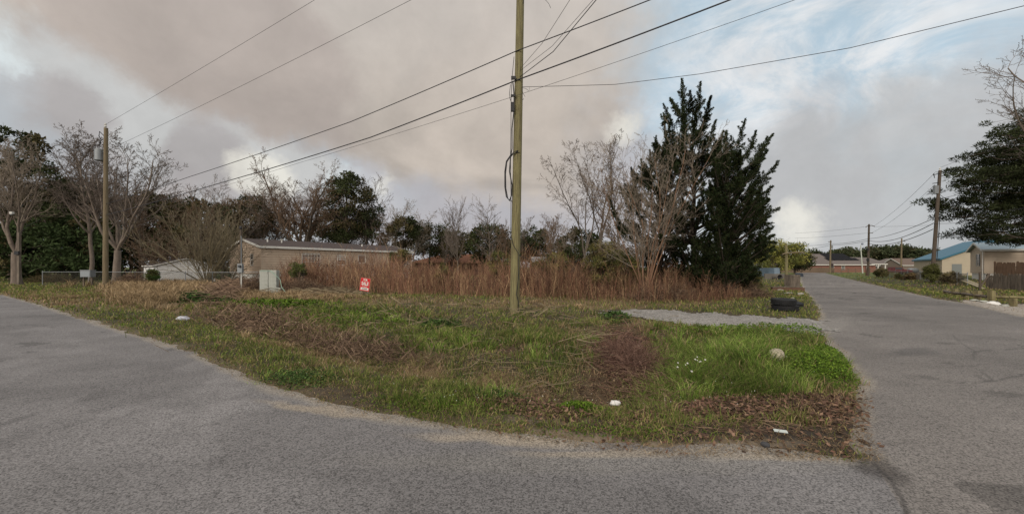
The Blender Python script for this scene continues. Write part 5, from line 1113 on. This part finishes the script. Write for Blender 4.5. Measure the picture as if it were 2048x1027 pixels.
mk('insulator', [xf(lathe([(0, .38), (.05, .36), (.04, .3), (.09, .25), (.04, .2), (.09, .12), (.04, .06), (.04, -.02)], 10), (0, 0, AZ(256, LY)-LZ0))], M_white, lp); mk('fuse_arm', [tube([(-.1, 0, AZ(272, LY)-LZ0), (-.45, 0, AZ(263, LY)-LZ0), (-.5, 0, AZ(272, LY)-LZ0), (-.38, 0, AZ(277, LY)-LZ0)], .03, 6)], M_black, lp)
for i in range(4): mk('jumper_wire', [tube([(-.5+.04*i, -.02, AZ(294, LY)-LZ0), (-.3+.03*i, -.1, AZ(285-3*i, LY)-LZ0), (-.1, -.05, AZ(278, LY)-LZ0)], .01, 5)], M_black, lp)
rp, RX, RY, RZ0, rdx, rz_ = pole('utility_pole', 'leaning brown wooden pole beside the right-hand verge', 1864, 566, 1880, 0, .17, .12, M_pole_d, py_t=341)
hr = rz_-RZ0
mk('cutout_arm', [tube([(rdx-.1, -.05, hr-.3), (rdx-.75, -.05, hr-.45)], .04, 6), tube([(rdx-.7, -.05, hr-.3), (rdx-.6, -.05, hr-.75)], .03, 6)], M_black, rp)
mk('transformer_bracket', [box(rdx-.62, rdx-.15, -.1, .1, hr-2.3, hr-1.5)], M_galv, rp); mk('insulator', [xf(lathe([(0, .3), (.05, .26), (.08, .2), (.04, .12), (.08, .06), (.04, 0)], 8), (rdx, 0, hr))], M_white, rp)
mk('cutout_arm', [tube([(rdx-.1, -.05, hr-1.2), (rdx-.8, -.05, hr-1.3)], .035, 6)], M_black, rp)
mk('cable_bundle', [tube([(rdx*.6+.17, -.12, hr*.6), (rdx*.5+.19, -.12, hr*.5), (rdx*.2+.2, -.12, hr*.2)], .03, 6)], M_black, rp)
fp, FX, FY, _, fdx, fz = pole('utility_pole', 'far dark pole with crossarm standing right of the road end', 1736, 0, 1738, 0, .19, .13, M_pole_d, Y=66, py_t=448)
mk('crossarm', [tube([(fdx-.75, -.15, fz-.55), (fdx-.35, -.15, fz-.3), (fdx+.35, -.15, fz-.25), (fdx+.9, -.15, fz-.45)], .06, 5)], M_pole_d, fp); mk('crossarm', [box(fdx-.4, fdx+.55, -.2, -.13, fz-1.65, fz-1.55)], M_pole_d, fp)
mk('splice_case', [box(-.35, -.1, -.3, -.14, fz-4.7, fz-4.3)], M_black, fp); mk('splice_case', [box(-.42, -.1, -.3, -.14, fz-6.6, fz-6.1)], M_black, fp)
f2, F2X, F2Y, _, f2dx, f2z = pole('utility_pole', 'farthest small grey pole standing in front of the brick house left half', 1660, 0, 1661.5, 0, .2, .14, M_pole_b, Y=96, py_t=480)
mk('transformer', [xf(lathe([(0, .9), (.25, .85), (.25, 0), (0, 0)], 12), (.45, 0, f2z-2.2))], M_galv, f2); mk('crossarm', [box(-.6, .3, -.2, -.15, f2z-.5, f2z-.35)], M_pole_d, f2)
f3, F3X, F3Y, _, f3dx, f3z = pole('street_light_pole', 'far grey pole with street lamps in front of the maroon pickup', 1802, 0, 1803.5, 0, .17, .12, M_pole_b, Y=82, py_t=476)
for s in (-1, 1):
    mk('lamp_arm', [tube([(0, 0, f3z-1.2+.2*s), (s*.45, -.1, f3z-.8+.3*s), (s*.6, -.1, f3z-.7+.3*s)], .03, 5)], M_galv, f3); mk('lamp_head', [xf(lathe([(0, .12), (.14, .08), (.2, -.08), (.12, -.2), (0, -.22)], 12), (s*.65, -.1, f3z-.8+.3*s))], M_galv, f3)
f4, F4X, F4Y, _, f4dx, f4z = pole('street_light_pole', 'leaning white light pole beside the far dark pole', 1725.5, 0, 1721.2, 0, .13, .10, mat('white_pole', srgb(178,180,170), .6), Y=95, py_t=491)
mk('lamp_arm', [tube([(f4dx, 0, f4z), (f4dx+.3, 0, f4z+.4)], .03, 5)], M_galv, f4); mk('lamp_head', [xf(lathe([(0, .2), (.2, .15), (.28, -.05), (.15, -.25), (0, -.28)], 12), (f4dx+.45, 0, f4z+.5))], mat('lamp_blue_grey', srgb(110,116,130), .4), f4)
st = empty('guy_marker_post', (AX(1732, 68), 68, 0), 'thin rusty stake left of the far dark pole', 'post'); mk('stake', [box(-.05, .05, -.05, .05, 0, 1.9)], mat('rust', srgb(84,58,50), .9), st); mk('foot', [box(-.08, .08, -.08, .08, -.05, .06)], bpy.data.materials['rust'], st)
# stop sign from the back, beyond
ss = empty('road_sign', (AX(1664, 98), 98, 0), 'dark octagonal sign seen from behind at the road end', 'sign'); mk('post', [box(-.05, .05, 0, .06, 0, 3.6)], M_pole_d, ss)
t8 = [(.42*cos(pi/8+i*pi/4), .42*sin(pi/8+i*pi/4)) for i in range(8)]; V8 = np.array([[x, -.03, 2.2+z] for x, z in t8]+[[x, -.003, 2.2+z] for x, z in t8]); mk('plate', [(V8, [list(range(8)), list(range(8, 16))[::-1]]+[[i, 8+i, 8+(i+1) % 8, (i+1) % 8] for i in range(8)])], mat('sign_back', srgb(56,46,46), .6), ss)
ms = [box(-1.0, -.4, -.03, 0, 3.0, 3.9)]; mk('upper_plate', [box(-.95, -.35, -.03, -.003, 3.3, 4.0)], mat('dark_plate', (.02,.02,.025), .5), ss)
# small service post at far left, and box on the trunk
sp = empty('service_post', (AX(38, 31.5), 31.5, 0), 'short grey service post with small black meter in front of the forked pale tree', 'post'); mk('post', [box(-.10, .10, -.08, .08, -.1, AZ(465, 31.5))], M_wood_g, sp); mk('meter', [box(-.16, .2, -.2, -.082, AZ(509, 31.5), AZ(502, 31.5))], M_black, sp)
mk('service_wire', [tube([(.05, 0, AZ(466, 31.5)), (.9, 0, AZ(449, 31.5)), (1.6, .3, AZ(436, 31.5))], .01, 5)], M_wire, sp)
yl = empty('yard_light', (AX(26, 31.8), 31.8, AZ(428, 31.8)), 'small white yard light fixed on the forked pale trunk', 'lamp'); mk('housing', [box(-.12, .12, -.16, .0, 0, .2)], M_white, yl); mk('lens', [xf(lathe([(.0, -.1), (.07, -.08), (.09, 0), (0, 0)], 12), (0, -.08, -.002))], M_galv, yl)
# ------------------------------------------------------------------ overhead wires
def wire(label, pts, rad, grp='overhead wires', name='overhead_wire', sag=0.0, n=28):
    P = []
    for a, b in zip(pts[:-1], pts[1:]):
        a = np.array(a, float); b = np.array(b, float); L = np.linalg.norm(b-a)
        for i in range(n): f = i/n; P.append(a+(b-a)*f-np.array([0, 0, 4*sag*L*f*(1-f)]))
    P.append(np.array(pts[-1], float)); P = np.array(P); o = P[0]
    return tag(mk(name, [tube(P-o, rad, 5)], M_wire, smooth=True), label, 'wire', grp).__setattr__('location', o)
D_ = np.array([30.3, -15.0]); 
def on(px, Y, py): return (AX(px, Y), Y, AZ(py, Y))
Ltop = (LX, LY, AZ(249, LY)); s_ = np.array([.896, -.444])
def along(px, py, X0, Y0):  # point of the plan line X0,Y0 + s*dir seen at px,py
    rr = (px-1024)/F; s = (rr*Y0-X0)/(s_[0]-rr*s_[1]); Y = Y0+s*s_[1]; return (X0+s*s_[0], Y, AZ(py, Y))
wire('thin top wire from the transformer pole top, highest and leftmost in the sky', [Ltop, along(626, 2, LX, LY), (.28+CX, CY, 15.25)], .008, sag=.002)
wire('thin second wire below the top one, from the transformer up to the middle pole', [(LX, LY, AZ(302, LY)), along(822, 0, LX, LY), (.2+CX, CY, 12.9)], .008, sag=.004)
def pl(px, py): return (AX(px, CY), CY-.14, AZ(py, CY))
def pr_(px, py, k=1.0):
    a = along(px, py, CX, CY-.14); b = np.array(pl(1035, 0)); return a
w3 = pl(1035, 106); e3 = along(1300, 0, AX(1035, CY), CY-.14); e3b = tuple(np.array(e3)+(np.array(e3)-np.array(w3))*3.2)
wire('upper thick cable crossing the middle pole, from the left trees to the upper right', [(LX, LY, AZ(408, LY)), along(380, 353, LX, LY), along(700, 244, LX, LY), w3, e3, e3b], .016, sag=.0025)
w4_ = pl(1035, 164); e4 = along(1460, 0, AX(1035, CY), CY-.14); e4b = tuple(np.array(e4)+(np.array(e4)-np.array(w4_))*2.4)
wire('lower and thickest cable, strapped to the middle pole below the upper one', [(LX, LY, AZ(430, LY)), along(440, 366, LX, LY), along(740, 275, LX, LY), w4_, e4, e4b], .021, sag=.003)
w5 = pl(1030, 196); e5 = along(1590, 0, AX(1035, CY), CY-.14); e5b = tuple(np.array(e5)+(np.array(e5)-np.array(w5))*1.6)
wire('hair-thin wire running just under the thickest cable across the pole', [(LX, LY, AZ(440, LY)), along(600, 325, LX, LY), w5, e5, e5b], .006, sag=.003)
wire('single thin service wire sagging from the middle pole to the far upper right', [pl(1045, 178), (AX(1230, 11.5), 11.5, AZ(169, 11.5)), (AX(1400, 10.6), 10.6, AZ(148, 10.6)), (AX(1700, 9.1), 9.1, AZ(96, 9.1)), (AX(2048, 7.6), 7.6, AZ(12, 7.6)), (AX(2700, 5), 5, AZ(-150, 5))], .008, sag=.001)
for i, (px, py0, lb, rd) in enumerate([(1141, 142, 'leftmost of the three steep wires climbing right from the pole', .006), (1188, 146, 'middle of the three steep wires climbing right from the pole', .006), (1194, 158, 'thickest and lowest of the three steep wires climbing right from the pole', .011)]):
    a = np.array(pl(1040, py0)); b = np.array(on(px, 9.0, -2)); m_ = (a+b)/2+np.array([.02, 0, -.12-.05*i]); wire(lb, [a, m_, b, tuple(b+(b-a)*1.6)], rd, sag=.0)
# right-hand side
rt_ = np.array([RX+rdx, RY, rz_])
wire('topmost thin wire from the leaning pole up behind the big pine', [rt_+np.array([0, 0, .3]), on(1935, 36, 314), on(2120, 24, 190)], .012, sag=.001)
wire('thin wire from the leaning pole top down to the far pole crossarm', [rt_+np.array([-.5, 0, -.2]), (FX+.9, FY, fz-.4)], .014, sag=.012)
wire('second thin wire from the leaning pole to the far pole', [rt_+np.array([-.5, 0, -1.4]), (FX+.5, FY, fz-1.6)], .014, sag=.014)
wire('upper dark cable sagging between the far pole and the leaning pole', [on(1868, RY, 436), (FX, FY-.15, AZ(477, FY))], .03, sag=.012)
wire('middle dark cable sagging between the far pole and the leaning pole', [on(1867, RY, 446), (FX, FY-.15, AZ(481, FY))], .035, sag=.022)
wire('lowest dark cable sagging between the far pole and the leaning pole', [on(1866, RY, 458), (FX, FY-.15, AZ(487, FY))], .035, sag=.020)
wire('upper cable passing right from the leaning pole through the pine', [on(1869, RY, 436), on(2120, 26, 405)], .014, sag=.01)
wire('lower cable passing right from the leaning pole through the pine', [on(1868, RY, 447), on(2120, 26, 425)], .016, sag=.015)
wire('upper cable from the far pole to the farthest grey pole', [(FX, FY-.15, AZ(477, FY)), (F2X, F2Y-.1, AZ(487, F2Y)), on(1600, 120, 491)], .035, sag=.008)
wire('lower cable from the far pole to the farthest grey pole', [(FX, FY-.15, AZ(481, FY)), (F2X, F2Y-.1, AZ(490, F2Y)), on(1610, 120, 498)], .035, sag=.006)
wire('faint top wire running left from the far pole crossarm', [(FX-.75, FY-.15, fz-.5), on(1590, 105, 466)], .02, sag=.004)
wire('faint lower wire running left from the far pole', [(FX-.4, FY-.15, fz-1.6), on(1590, 105, 476)], .02, sag=.004)
wire('faint wire running right from the far pole to the street-light pole', [(FX+.9, FY-.15, fz-.45), on(1860, 74, 450)], .018, sag=.003)
# ------------------------------------------------------------------ things on the lot
# meter post
mx_, my_ = G(482, 589); mp_ = empty('meter_post', (mx_, my_, GZ(mx_, my_)), 'slim electric service post with grey meter box at the left edge of the lot', 'service post'); zt = lambda py: AZ(py, my_)-GZ(mx_, my_)
mk('post', [box(-.045, .045, -.045, .045, -.1, zt(455))], M_pole_d, mp_); mk('conduit', [tube([(.07, -.07, zt(560)), (.07, -.07, zt(476)), (.05, -.07, zt(472))], .022, 8)], M_galv, mp_); mk('weather_head', [xf(lathe([(0, .12), (.05, .1), (.08, 0), (.05, -.06), (0, -.06)], 10), (.02, -.05, zt(456)))], M_black, mp_)
mb = mk('meter_box', [box(-.07, .20, -.2, -.06, zt(545), zt(527))], M_galv, mp_); mk('meter', [xf(lathe([(0, .07), (.075, .06), (.085, 0)], 14), (.08, -.205, zt(532)), rx=R(90))], M_glass, mb)
mk('lower_conduit', [tube([(.07, -.07, zt(545)), (.07, -.07, zt(575))], .03, 8)], M_white, mp_)
# concrete blocks
bkx, bky = G(538, 589); r = np.random.RandomState(5); BG = 'concrete blocks stacked beside the meter post'
def block(x, y, z, rz, lb, name='concrete_block', L=.40, h=.19, w=.19, tilt=0):
    V = []; t = .03; P = [box(-L/2, L/2, -w/2, -w/2+t, 0, h), box(-L/2, L/2, w/2-t, w/2, 0, h), box(-L/2, -L/2+t, -w/2+t, w/2-t, 0, h), box(L/2-t, L/2, -w/2+t, w/2-t, 0, h), box(-.015, .015, -w/2+t, w/2-t, 0, h-.001)]
    o = mk(name, P, M_block); o.location = (x, y, z); o.rotation_euler = (0, tilt, rz); return tag(o, lb, 'block', BG)
blk0 = None; zb = GZ(bkx, bky)-.02; rows = ['bottom', 'second', 'third', 'fourth', 'fifth', 'sixth', 'seventh']
# pale leaning slab-like pile: three blocks wide, seven courses
for j in range(6):
    for i in range(2):
        x = bkx-.22+i*.503+.008*r.normal(); y = bky
        block(x, y, zb+j*.2302, R(-4+.8*r.normal()), 'grey concrete block in the %s course of the pile, %s of the two' % (rows[j], ['left', 'right'][i]), L=.50, h=.2300, w=.24)
for i in range(2): block(bkx+.68, bky-.32, zb+i*.193, R(8), 'grey concrete block at the right foot of the pile, %s of two' % ['lower', 'upper'][i])
hs = [lc_ for lc_ in []]
def h2(px, py, Y): return (AX(px, Y), Y, AZ(py, Y))
hp_ = [h2(520,541,bky-.12), h2(530,541,bky-.14), h2(541,541,bky-.16), h2(550,549,bky-.16), h2(560,558,bky-.2), h2(563,573,bky-.5), h2(575,590,bky-.9), h2(590,594,bky-1.1), h2(606,593,bky-1.1), h2(616,600,bky-1.3)]
tag(mk('garden_hose', [tube(hp_, .013, 7)], mat('pale_green_hose', srgb(136,168,150), .5), smooth=True, loc=hp_[0]), 'pale green hose draped over the concrete blocks and trailing on the ground', 'hose')
# for sale sign
sx, sy = G(730, 592); sgn = empty('sale_sign', (sx, sy, GZ(sx, sy)), 'red and white FOR SALE yard sign leaning in front of the dry weeds', 'sign', rz=R(-8)); z0s = GZ(sx, sy)
M_red = mat('sign_red', srgb(186,14,22), .5, var=.08); cz_ = AZ(568.5, sy)-z0s; sw, shh = .56, .70; til = R(-8)
pn = mk('panel', [xf(box(-sw/2, sw/2, -.004, .004, -shh/2, shh/2), (0, 0, cz_), ry=-til*1.0)], M_red, sgn)
def onp(part, dy): return xf((part[0]+np.array([0, dy, 0]), part[1]), (0, 0, cz_), ry=-til)
mk('border', [onp(box(-sw/2, sw/2, -.003, .002, shh/2-.012, shh/2), -.006), onp(box(-sw/2, sw/2, -.003, .002, -shh/2, -shh/2+.012), -.006), onp(box(-sw/2, -sw/2+.012, -.003, .002, -shh/2+.012, shh/2-.012), -.006), onp(box(sw/2-.012, sw/2, -.003, .002, -shh/2+.012, shh/2-.012), -.006)], mat('sign_pink_edge', srgb(210,120,116), .5), sgn)
mk('number_field', [onp(box(-.225, .235, -.003, .002, -.30, -.17), -.006)], M_white, sgn)
def text(s, size, x, z, m, name, bold=.0, sx=1.0):
    cu = bpy.data.curves.new(name, 'FONT'); cu.body = s; cu.size = size; cu.align_x = 'CENTER'; cu.extrude = .0015; cu.offset = bold; to = bpy.data.objects.new(name, cu); C.objects.link(to)
    bpy.context.view_layer.update(); me = bpy.data.meshes.new_from_object(to.evaluated_get(bpy.context.evaluated_depsgraph_get())); bpy.data.objects.remove(to); me.materials.clear(); me.materials.append(m)
    n = len(me.vertices); co = np.zeros(n*3, np.float32); me.vertices.foreach_get('co', co); co = co.reshape(-1, 3).astype(float); V = np.stack([co[:, 0]*sx+x, -.010-co[:, 2]*1.0, co[:, 1]+z], -1)
    V, _ = xf((V, None), (0, 0, cz_), ry=-til); me.vertices.foreach_set('co', V.astype(np.float32).ravel()); me.update(); o = bpy.data.objects.new(name, me); C.objects.link(o); o.parent = sgn; return o
text('FOR', .15, .0, .20, M_white, 'lettering', .006, .8); text('SALE', .27, .0, -.04, M_white, 'lettering', .010, .72); text('BY OWNER', .055, .0, -.125, M_white, 'lettering', .002, .9)
nb = []; xx_ = -.13
for g in (3, 3, 4):
    for i in range(g): nb.append(onp(box(xx_, xx_+.020, -.002, .002, -.262, -.222+.012*((i*7+g) % 3)*.5), -.011)); xx_ += .026
    nb.append(onp(box(xx_-.002, xx_+.008, -.002, .002, -.246, -.238), -.011)) if g != 4 else None; xx_ += .016
mk('handwritten_number', nb, M_black, sgn)
for x in (-.2, .2): mk('leg', [xf(box(x-.006, x+.006, .005, .015, -cz_-.1+.02, shh/2*.6), (0, 0, cz_), ry=-til)], M_galv, sgn)
# utility cabinet
ux, uy = G(176, 574); uc = empty('utility_cabinet', (ux, uy, GZ(ux, uy)), 'small pale grey utility cabinet on legs beside the transformer pole', 'cabinet'); mk('cabinet', [box(-.4, .4, -.2, .2, .75, 1.25)], M_galv, uc); mk('lid', [box(-.42, .42, -.22, .22, 1.253, 1.31)], M_galv, uc)
for x in (-.32, .32): mk('leg', [box(x-.04, x+.04, -.05, .05, -.1, .749)], M_wood_g, uc)
mk('door', [box(-.36, .36, -.215, -.203, .79, 1.2)], mat('cabinet_door', srgb(128,134,138), .5), uc)
# tyres
def tyre(label, px, py, zoff, R_, w, rx=0, rz=0, dx=0, dy=0):
    X, Y = G(px, py); z = GZ(X+dx, Y+dy); root = empty('tyre', (X+dx, Y+dy, z+zoff), label, 'tyre', 'old tyres dumped by the side road'); root.rotation_euler = (rx, 0, rz)
    pr = []; 
    for a in np.linspace(-pi*.5, pi*1.5, 22)[:-1]:
        q = abs(cos(a))**.55*np.sign(cos(a)); s = abs(sin(a))**.7*np.sign(sin(a)); pr.append((R_-.13+.125*q-(0.02 if q > .8 else 0)*0, w/2*s))
    pr.append(pr[0]); mk('carcass', [lathe(pr, 40)], M_tyre, root, smooth=True)
    P = []
    for k in range(44):
        for (za, zb_, of) in ((-.42, -.06, 0), (.06, .42, .5)): a = (k+of)/44*2*pi; P.append(xf(box(R_-.02, R_+.006, -.016, .016, za*w, zb_*w), (0, 0, 0), rz=a))
    mk('tread', P, M_tyre, root); return root
tyre('bottom black tyre lying flat in the grass by the side road', 1570, 624, .11, .40, .20)
tyre('top black tyre lying on another one by the side road', 1568, 624, .325, .375, .21, rx=R(3), dx=-.02)
tyre('third black tyre lying half behind the stacked pair', 1588, 618, .11, .36, .2, rx=R(8), dx=.1, dy=.25)
# rocks and litter
def rock(name, label, cat, px, py, s, m, seed, zoff=0, grp=None, sub=3, am=.25):
    import bmesh
    X, Y = G(px, py); bm = bmesh.new(); bmesh.ops.create_icosphere(bm, subdivisions=sub, radius=1); me = bpy.data.meshes.new(name); bm.to_mesh(me); bm.free(); n = len(me.vertices); co = np.zeros(n*3, np.float32); me.vertices.foreach_get('co', co); co = co.reshape(-1, 3).astype(float)
    k = 1+am*(fbm(co[:, 0]+co[:, 2]*.7, co[:, 1]-co[:, 2]*.5, 1.8, seed, 3)-.5)*2; co = co*k[:, None]*np.array(s); me.vertices.foreach_set('co', co.astype(np.float32).ravel()); me.materials.append(m); me.polygons.foreach_set('use_smooth', np.ones(len(me.polygons), bool)); me.update()
    o = bpy.data.objects.new(name, me); C.objects.link(o); o.location = (X, Y, GZ(X, Y)+zoff); return tag(o, label, cat, grp)
rock('limestone_ball', 'rough whitish round stone in the grass near the road corner', 'stone', 1553, 745, (.10,.10,.10), mat('pitted_limestone', srgb(196,186,166), .95, scale=38, col2=srgb(96,86,70), bump=1.0, bscale=60), 3, .13, am=.10)
rock('crushed_cup', 'white crushed cup lying upper right of the leaf-filled hollow', 'litter', 1287, 785, (.055,.04,.045), M_cloth, 5, .13); rock('paper_scrap', 'white crumpled paper at the lower edge of the hollow', 'litter', 1229, 812, (.06,.035,.03), M_cloth, 8, .10, am=.6)
rock('plastic_bag', 'greyish white plastic bag on the grass at the left', 'litter', 366, 637, (.16,.09,.07), mat('grey_plastic', srgb(172,174,182), .4), 9, .05, am=.6); rock('rubber_scrap', 'small dark green scrap on the near road edge', 'litter', 888, 859, (.035,.025,.014), mat('dark_green_scrap', srgb(36,44,40), .5), 10, .03, am=.6)
rock('asphalt_chunk', 'dark broken lump of asphalt on the muddy corner', 'rubble', 1531, 897, (.035,.03,.02), mat('dark_lump', srgb(62,62,64), .9), 11, .05, am=.5)
gx3, gy3 = G(1561, 872); gs_ = mk('glass_shard', [xf(box(-.055, .055, -.02, .02, 0, .006), (0, 0, 0), rz=R(-20), rx=R(12))], mat('pale_shard', srgb(176,182,178), .3)); gs_.location = (gx3, gy3, GZ(gx3, gy3)+.03); tag(gs_, 'flat pale shard lying on the dark mud near the corner', 'litter')
rock('leaf_ball', 'small pebble on the left road', 'stone', 26, 654, (.06,.05,.02), mat('pebble', srgb(120,116,110), .8), 12, .03)
# cross post with crate and mailbox
def sgrp(px, Y): X = AX(px, Y); return X, Y, (GZ(X, Y) if Y < 60 else 0)
x_, y_, z_ = sgrp(1573, 29.5); cpst = empty('cross_post', (x_, y_, z_), 'greenish wooden post with a rough crossbar beside the side road', 'post'); mk('post', [tube([(0, 0, -.1), (.0, 0, 1.8), (-.03, 0, AZ(488, y_)-z_)], [.105, .1, .095], 12)], M_pole, cpst); mk('crossbar', [tube([(-.42, -.12, AZ(508, y_)-z_), (0, -.13, AZ(506, y_)-z_), (.7, -.12, AZ(504.5, y_)-z_), (1.35, -.12, AZ(505, y_)-z_)], [.055, .05, .05, .04], 8)], M_pole_b, cpst)
x_, y_, z_ = sgrp(1584, 28.5); cr_ = empty('wooden_crate', (x_, y_, z_), 'weathered slatted wooden box standing against the cross post', 'crate', rz=R(8)); hc = AZ(550, y_)-z_
for i in range(6): mk('slat', [box(-.38, .38, -.32, -.30, .02+i*hc/6, .02+(i+.88)*hc/6)], M_wood_g, cr_)
mk('side', [box(-.38, -.36, -.299, .3, 0, hc)], M_wood_g, cr_); mk('side', [box(.36, .38, -.299, .3, 0, hc)], M_wood_g, cr_); mk('top', [box(-.4, .4, -.33, .32, hc+.003, hc+.04)], M_wood_g, cr_); mk('back', [box(-.36, .36, .28, .3, 0, hc)], M_wood_g, cr_)
x_, y_, z_ = sgrp(1598, 32); mbx = empty('mailbox', (x_, y_, z_), 'dark mailbox on a short post right of the slatted box', 'mailbox'); mk('post', [box(-.05, .05, -.05, .05, -.1, .75)], M_pole_d, mbx)
pr = [(.16*cos(a), .16*sin(a)) for a in np.linspace(0, pi, 9)]+[(-.16, -.14), (.16, -.14)]; V = np.array([[x, -.28, z+.9] for x, z in pr]+[[x, .28, z+.9] for x, z in pr]); k = len(pr); mk('box', [(V, [list(range(k)), list(range(k, 2*k))[::-1]]+[[i, k+i, k+(i+1) % k, (i+1) % k] for i in range(k)])], mat('mailbox_paint', srgb(44,52,62), .4), mbx)
x_, y_, z_ = sgrp(1574, 24.5); pb = empty('brick_planter', (x_, y_, z_), 'low broken brick edging with pale rubble near the cross post', 'planter'); mk('front_wall', [box(-1.0, .9, -.1, .1, -.1, .22)], mat('old_brick', srgb(104,80,66), .9, var=.3, scale=8), pb); mk('side_wall', [box(.905, 1.1, -.1, 1.5, -.1, .20)], bpy.data.materials['old_brick'], pb)
mk('cap', [box(-1.05, .95, -.13, .13, .223, .27)], M_wood_g, pb)
for i, (px, py, s, lb) in enumerate([(1578,586,(.34,.16,.06),'white crumpled sheet on the verge before the brick edging'),(1601,588,(.28,.2,.12),'pale lump of plaster at the road side of the brick edging'),(1516,574,(.3,.18,.08),'white crumpled sheet left of the brick edging, under the cedars'),(1560,580,(.3,.2,.08),'grey crumpled sheet between the two white ones'),(1586,597,(.1,.07,.05),'small white scrap between the tyres and the brick edging')]):
    rock('crumpled_sheet', lb, 'litter', px, py+3, tuple(v*.6 for v in s), bpy.data.materials.get('dull_sheet') or mat('dull_sheet', srgb(168,164,156), .7, var=.35, scale=6), 20+i, .05, am=.7)
x_, y_, z_ = sgrp(1560, 47); cv = empty('culvert_pipe', (x_, y_, z_), 'dark drain pipe mouth in the green bank beyond the slatted box', 'drain pipe'); mk('pipe', [xf(lathe([(.42, -1.6), (.42, 0), (.34, 0), (.34, -1.6)], 18), (0, 0, .25), rx=R(90))], mat('concrete_pipe', srgb(96,92,86), .9), cv); mk('headwall', [box(-1.3, 1.3, .9, 1.1, -.1, .7)], bpy.data.materials['concrete_pipe'], cv)
mk('mouth', [xf(lathe([(.0, 0), (.34, 0)], 18), (0, .3, .25), rx=R(90))], M_black, cv)  # black disc inside the pipe, standing in for its dark interior
# right-hand verge: low timber rail, boards
for i, (a, b) in enumerate([((1890,588),(1912,592)), ((1912,592),(1932,594)), ((1932,594),(1958,597)), ((1958,597),(1986,600)), ((1986,600),(2024,600)), ((2024,600),(2075,603))]):
    pass
rl = [(1893,589), (1910,593), (1930,595), (1955,599), (1983,602), (2026,604), (2080,606)]; pts = [G(*p) for p in rl]; lr = empty('timber_edging', (*pts[0], GZ(*pts[0])), 'low timber posts and rails edging the ditch by the gravel at the right', 'rail fence'); o = np.array([*pts[0], GZ(*pts[0])]); hts = [.38,.45,.42,.46,.52,.2,.25]
M_wood_y = mat('mossy_timber', srgb(128,120,86), .9, scale=6, col2=srgb(84,76,56), stretch=(1,1,.3))
for (x, y), h in zip(pts, hts): mk('post', [xf(box(-.09, .09, -.09, .09, -.2, h), (x-o[0], y-o[1], 0))], M_wood_y, lr)
for i, (a, b) in enumerate(zip(pts[:-1], pts[1:])): mk('rail', [segtubes([(a[0]-o[0]+.0, a[1]-o[1]+.13, .24, b[0]-o[0], b[1]-o[1]+.13, .22, .07, .07)], 4)], M_wood_g if i < 4 else M_wood_y, lr)
for i, (a, b, z, lb) in enumerate([((1925,572),(1968,580),.28,'pale board lying in the grass, nearer of two'), ((1922,568),(1962,575),.36,'pale board lying in the grass, farther of two')]):
    a = G(*a); b = G(*b); L = sqrt((a[0]-b[0])**2+(a[1]-b[1])**2); o_ = mk('loose_board', [xf(box(-L/2, L/2, -.1, .1, 0, .04), (0, 0, 0), ry=R(3))], mat('pale_board_%s' % 'ab'[i], srgb(150,140,116), .9, var=.2)); o_.location = ((a[0]+b[0])/2, (a[1]+b[1])/2, z); o_.rotation_euler = (0, 0, atan2(b[1]-a[1], b[0]-a[0])); tag(o_, lb, 'board')
gp1 = G(1960, 582); gpost = empty('gate_post', (*gp1, 0), 'dark leaning gate post at the left end of the weathered fence', 'post'); mk('post', [tube([(0, 0, -.1), (.0, 0, 1.25)], .06, 8)], M_pole_d, gpost); mk('brace', [tube([(0, 0, .25), (1.15, .4, 1.15)], .045, 6)], M_pole_d, gpost)
for i, (px, py, s) in enumerate([(1965,604,.12), (1985,605,.18), (2010,607,.1), (1948,603,.1)]): rock('concrete_rubble', 'pale lump of rubble at the gravel edge, '+['second from the left', 'largest of four', 'rightmost of four', 'leftmost of four'][i], 'rubble', px, py, (s*1.4, s, s*.5), M_cloth if i == 1 else M_block, 40+i, .04, am=.5, grp='rubble along the gravel edge at the right')
# maroon pickup
x_, y_ = AX(1788, 76), 76; pk = empty('pickup_truck', (x_, y_, 0), 'old maroon pickup parked behind the right-hand verge', 'pickup', rz=R(-14)); M_mar = mat('maroon_paint', srgb(92,40,42), .45, var=.25, scale=2)
prof = [(-2.6,.55),(-2.6,1.05),(-.6,1.08),(-.45,1.62),(.75,1.62),(1.2,1.12),(2.5,1.0),(2.65,.55)]; k = len(prof); V = np.array([[x, -.9, z] for x, z in prof]+[[x, .9, z] for x, z in prof]); mk('body', [(V, [list(range(k)), list(range(k, 2*k))[::-1]]+[[i, k+i, k+(i+1) % k, (i+1) % k] for i in range(k)])], M_mar, pk)
mk('side_window', [(np.array([[-.38,-.905,1.12],[.98,-.905,1.12],[.68,-.905,1.55],[-.3,-.905,1.55]]), [[0,1,2,3]])], M_glass, pk); mk('windscreen', [(np.array([[.80,-.8,1.585],[.80,.8,1.585],[1.19,.8,1.16],[1.19,-.8,1.16]]), [[0,1,2,3]])], M_glass, pk)
for x in (-1.7, 1.7):
    for y in (-.82, .82): wh = mk('wheel', [xf(lathe([(.0, -.12), (.36, -.12), (.38, 0), (.36, .12), (0, .12)], 18), (x, y, .38), rx=R(90))], M_tyre, pk)
    mk('hub_cap', [xf(lathe([(0, .02), (.18, .0), (.2, -.02)], 12), (x, -.945, .38), rx=R(90))], M_galv, pk)
mk('headlight', [box(2.56, 2.62, -.8, -.5, .75, .92)], M_white, pk)
x_, y_ = AX(1822, 80), 80; cw = empty('cable_drum', (x_+.4, y_, 0), 'pale round-ended tank beside the maroon pickup', 'tank'); mk('tank', [xf(lathe([(0, -1), (.4, -.95), (.5, -.7), (.5, .7), (.4, .95), (0, 1)], 16), (0, 0, .9), ry=R(90))], M_galv, cw); mk('stand', [box(-.6, -.5, -.3, .3, 0, .5), box(.5, .6, -.3, .3, 0, .5)], M_pole_d, cw)
print('all ok')
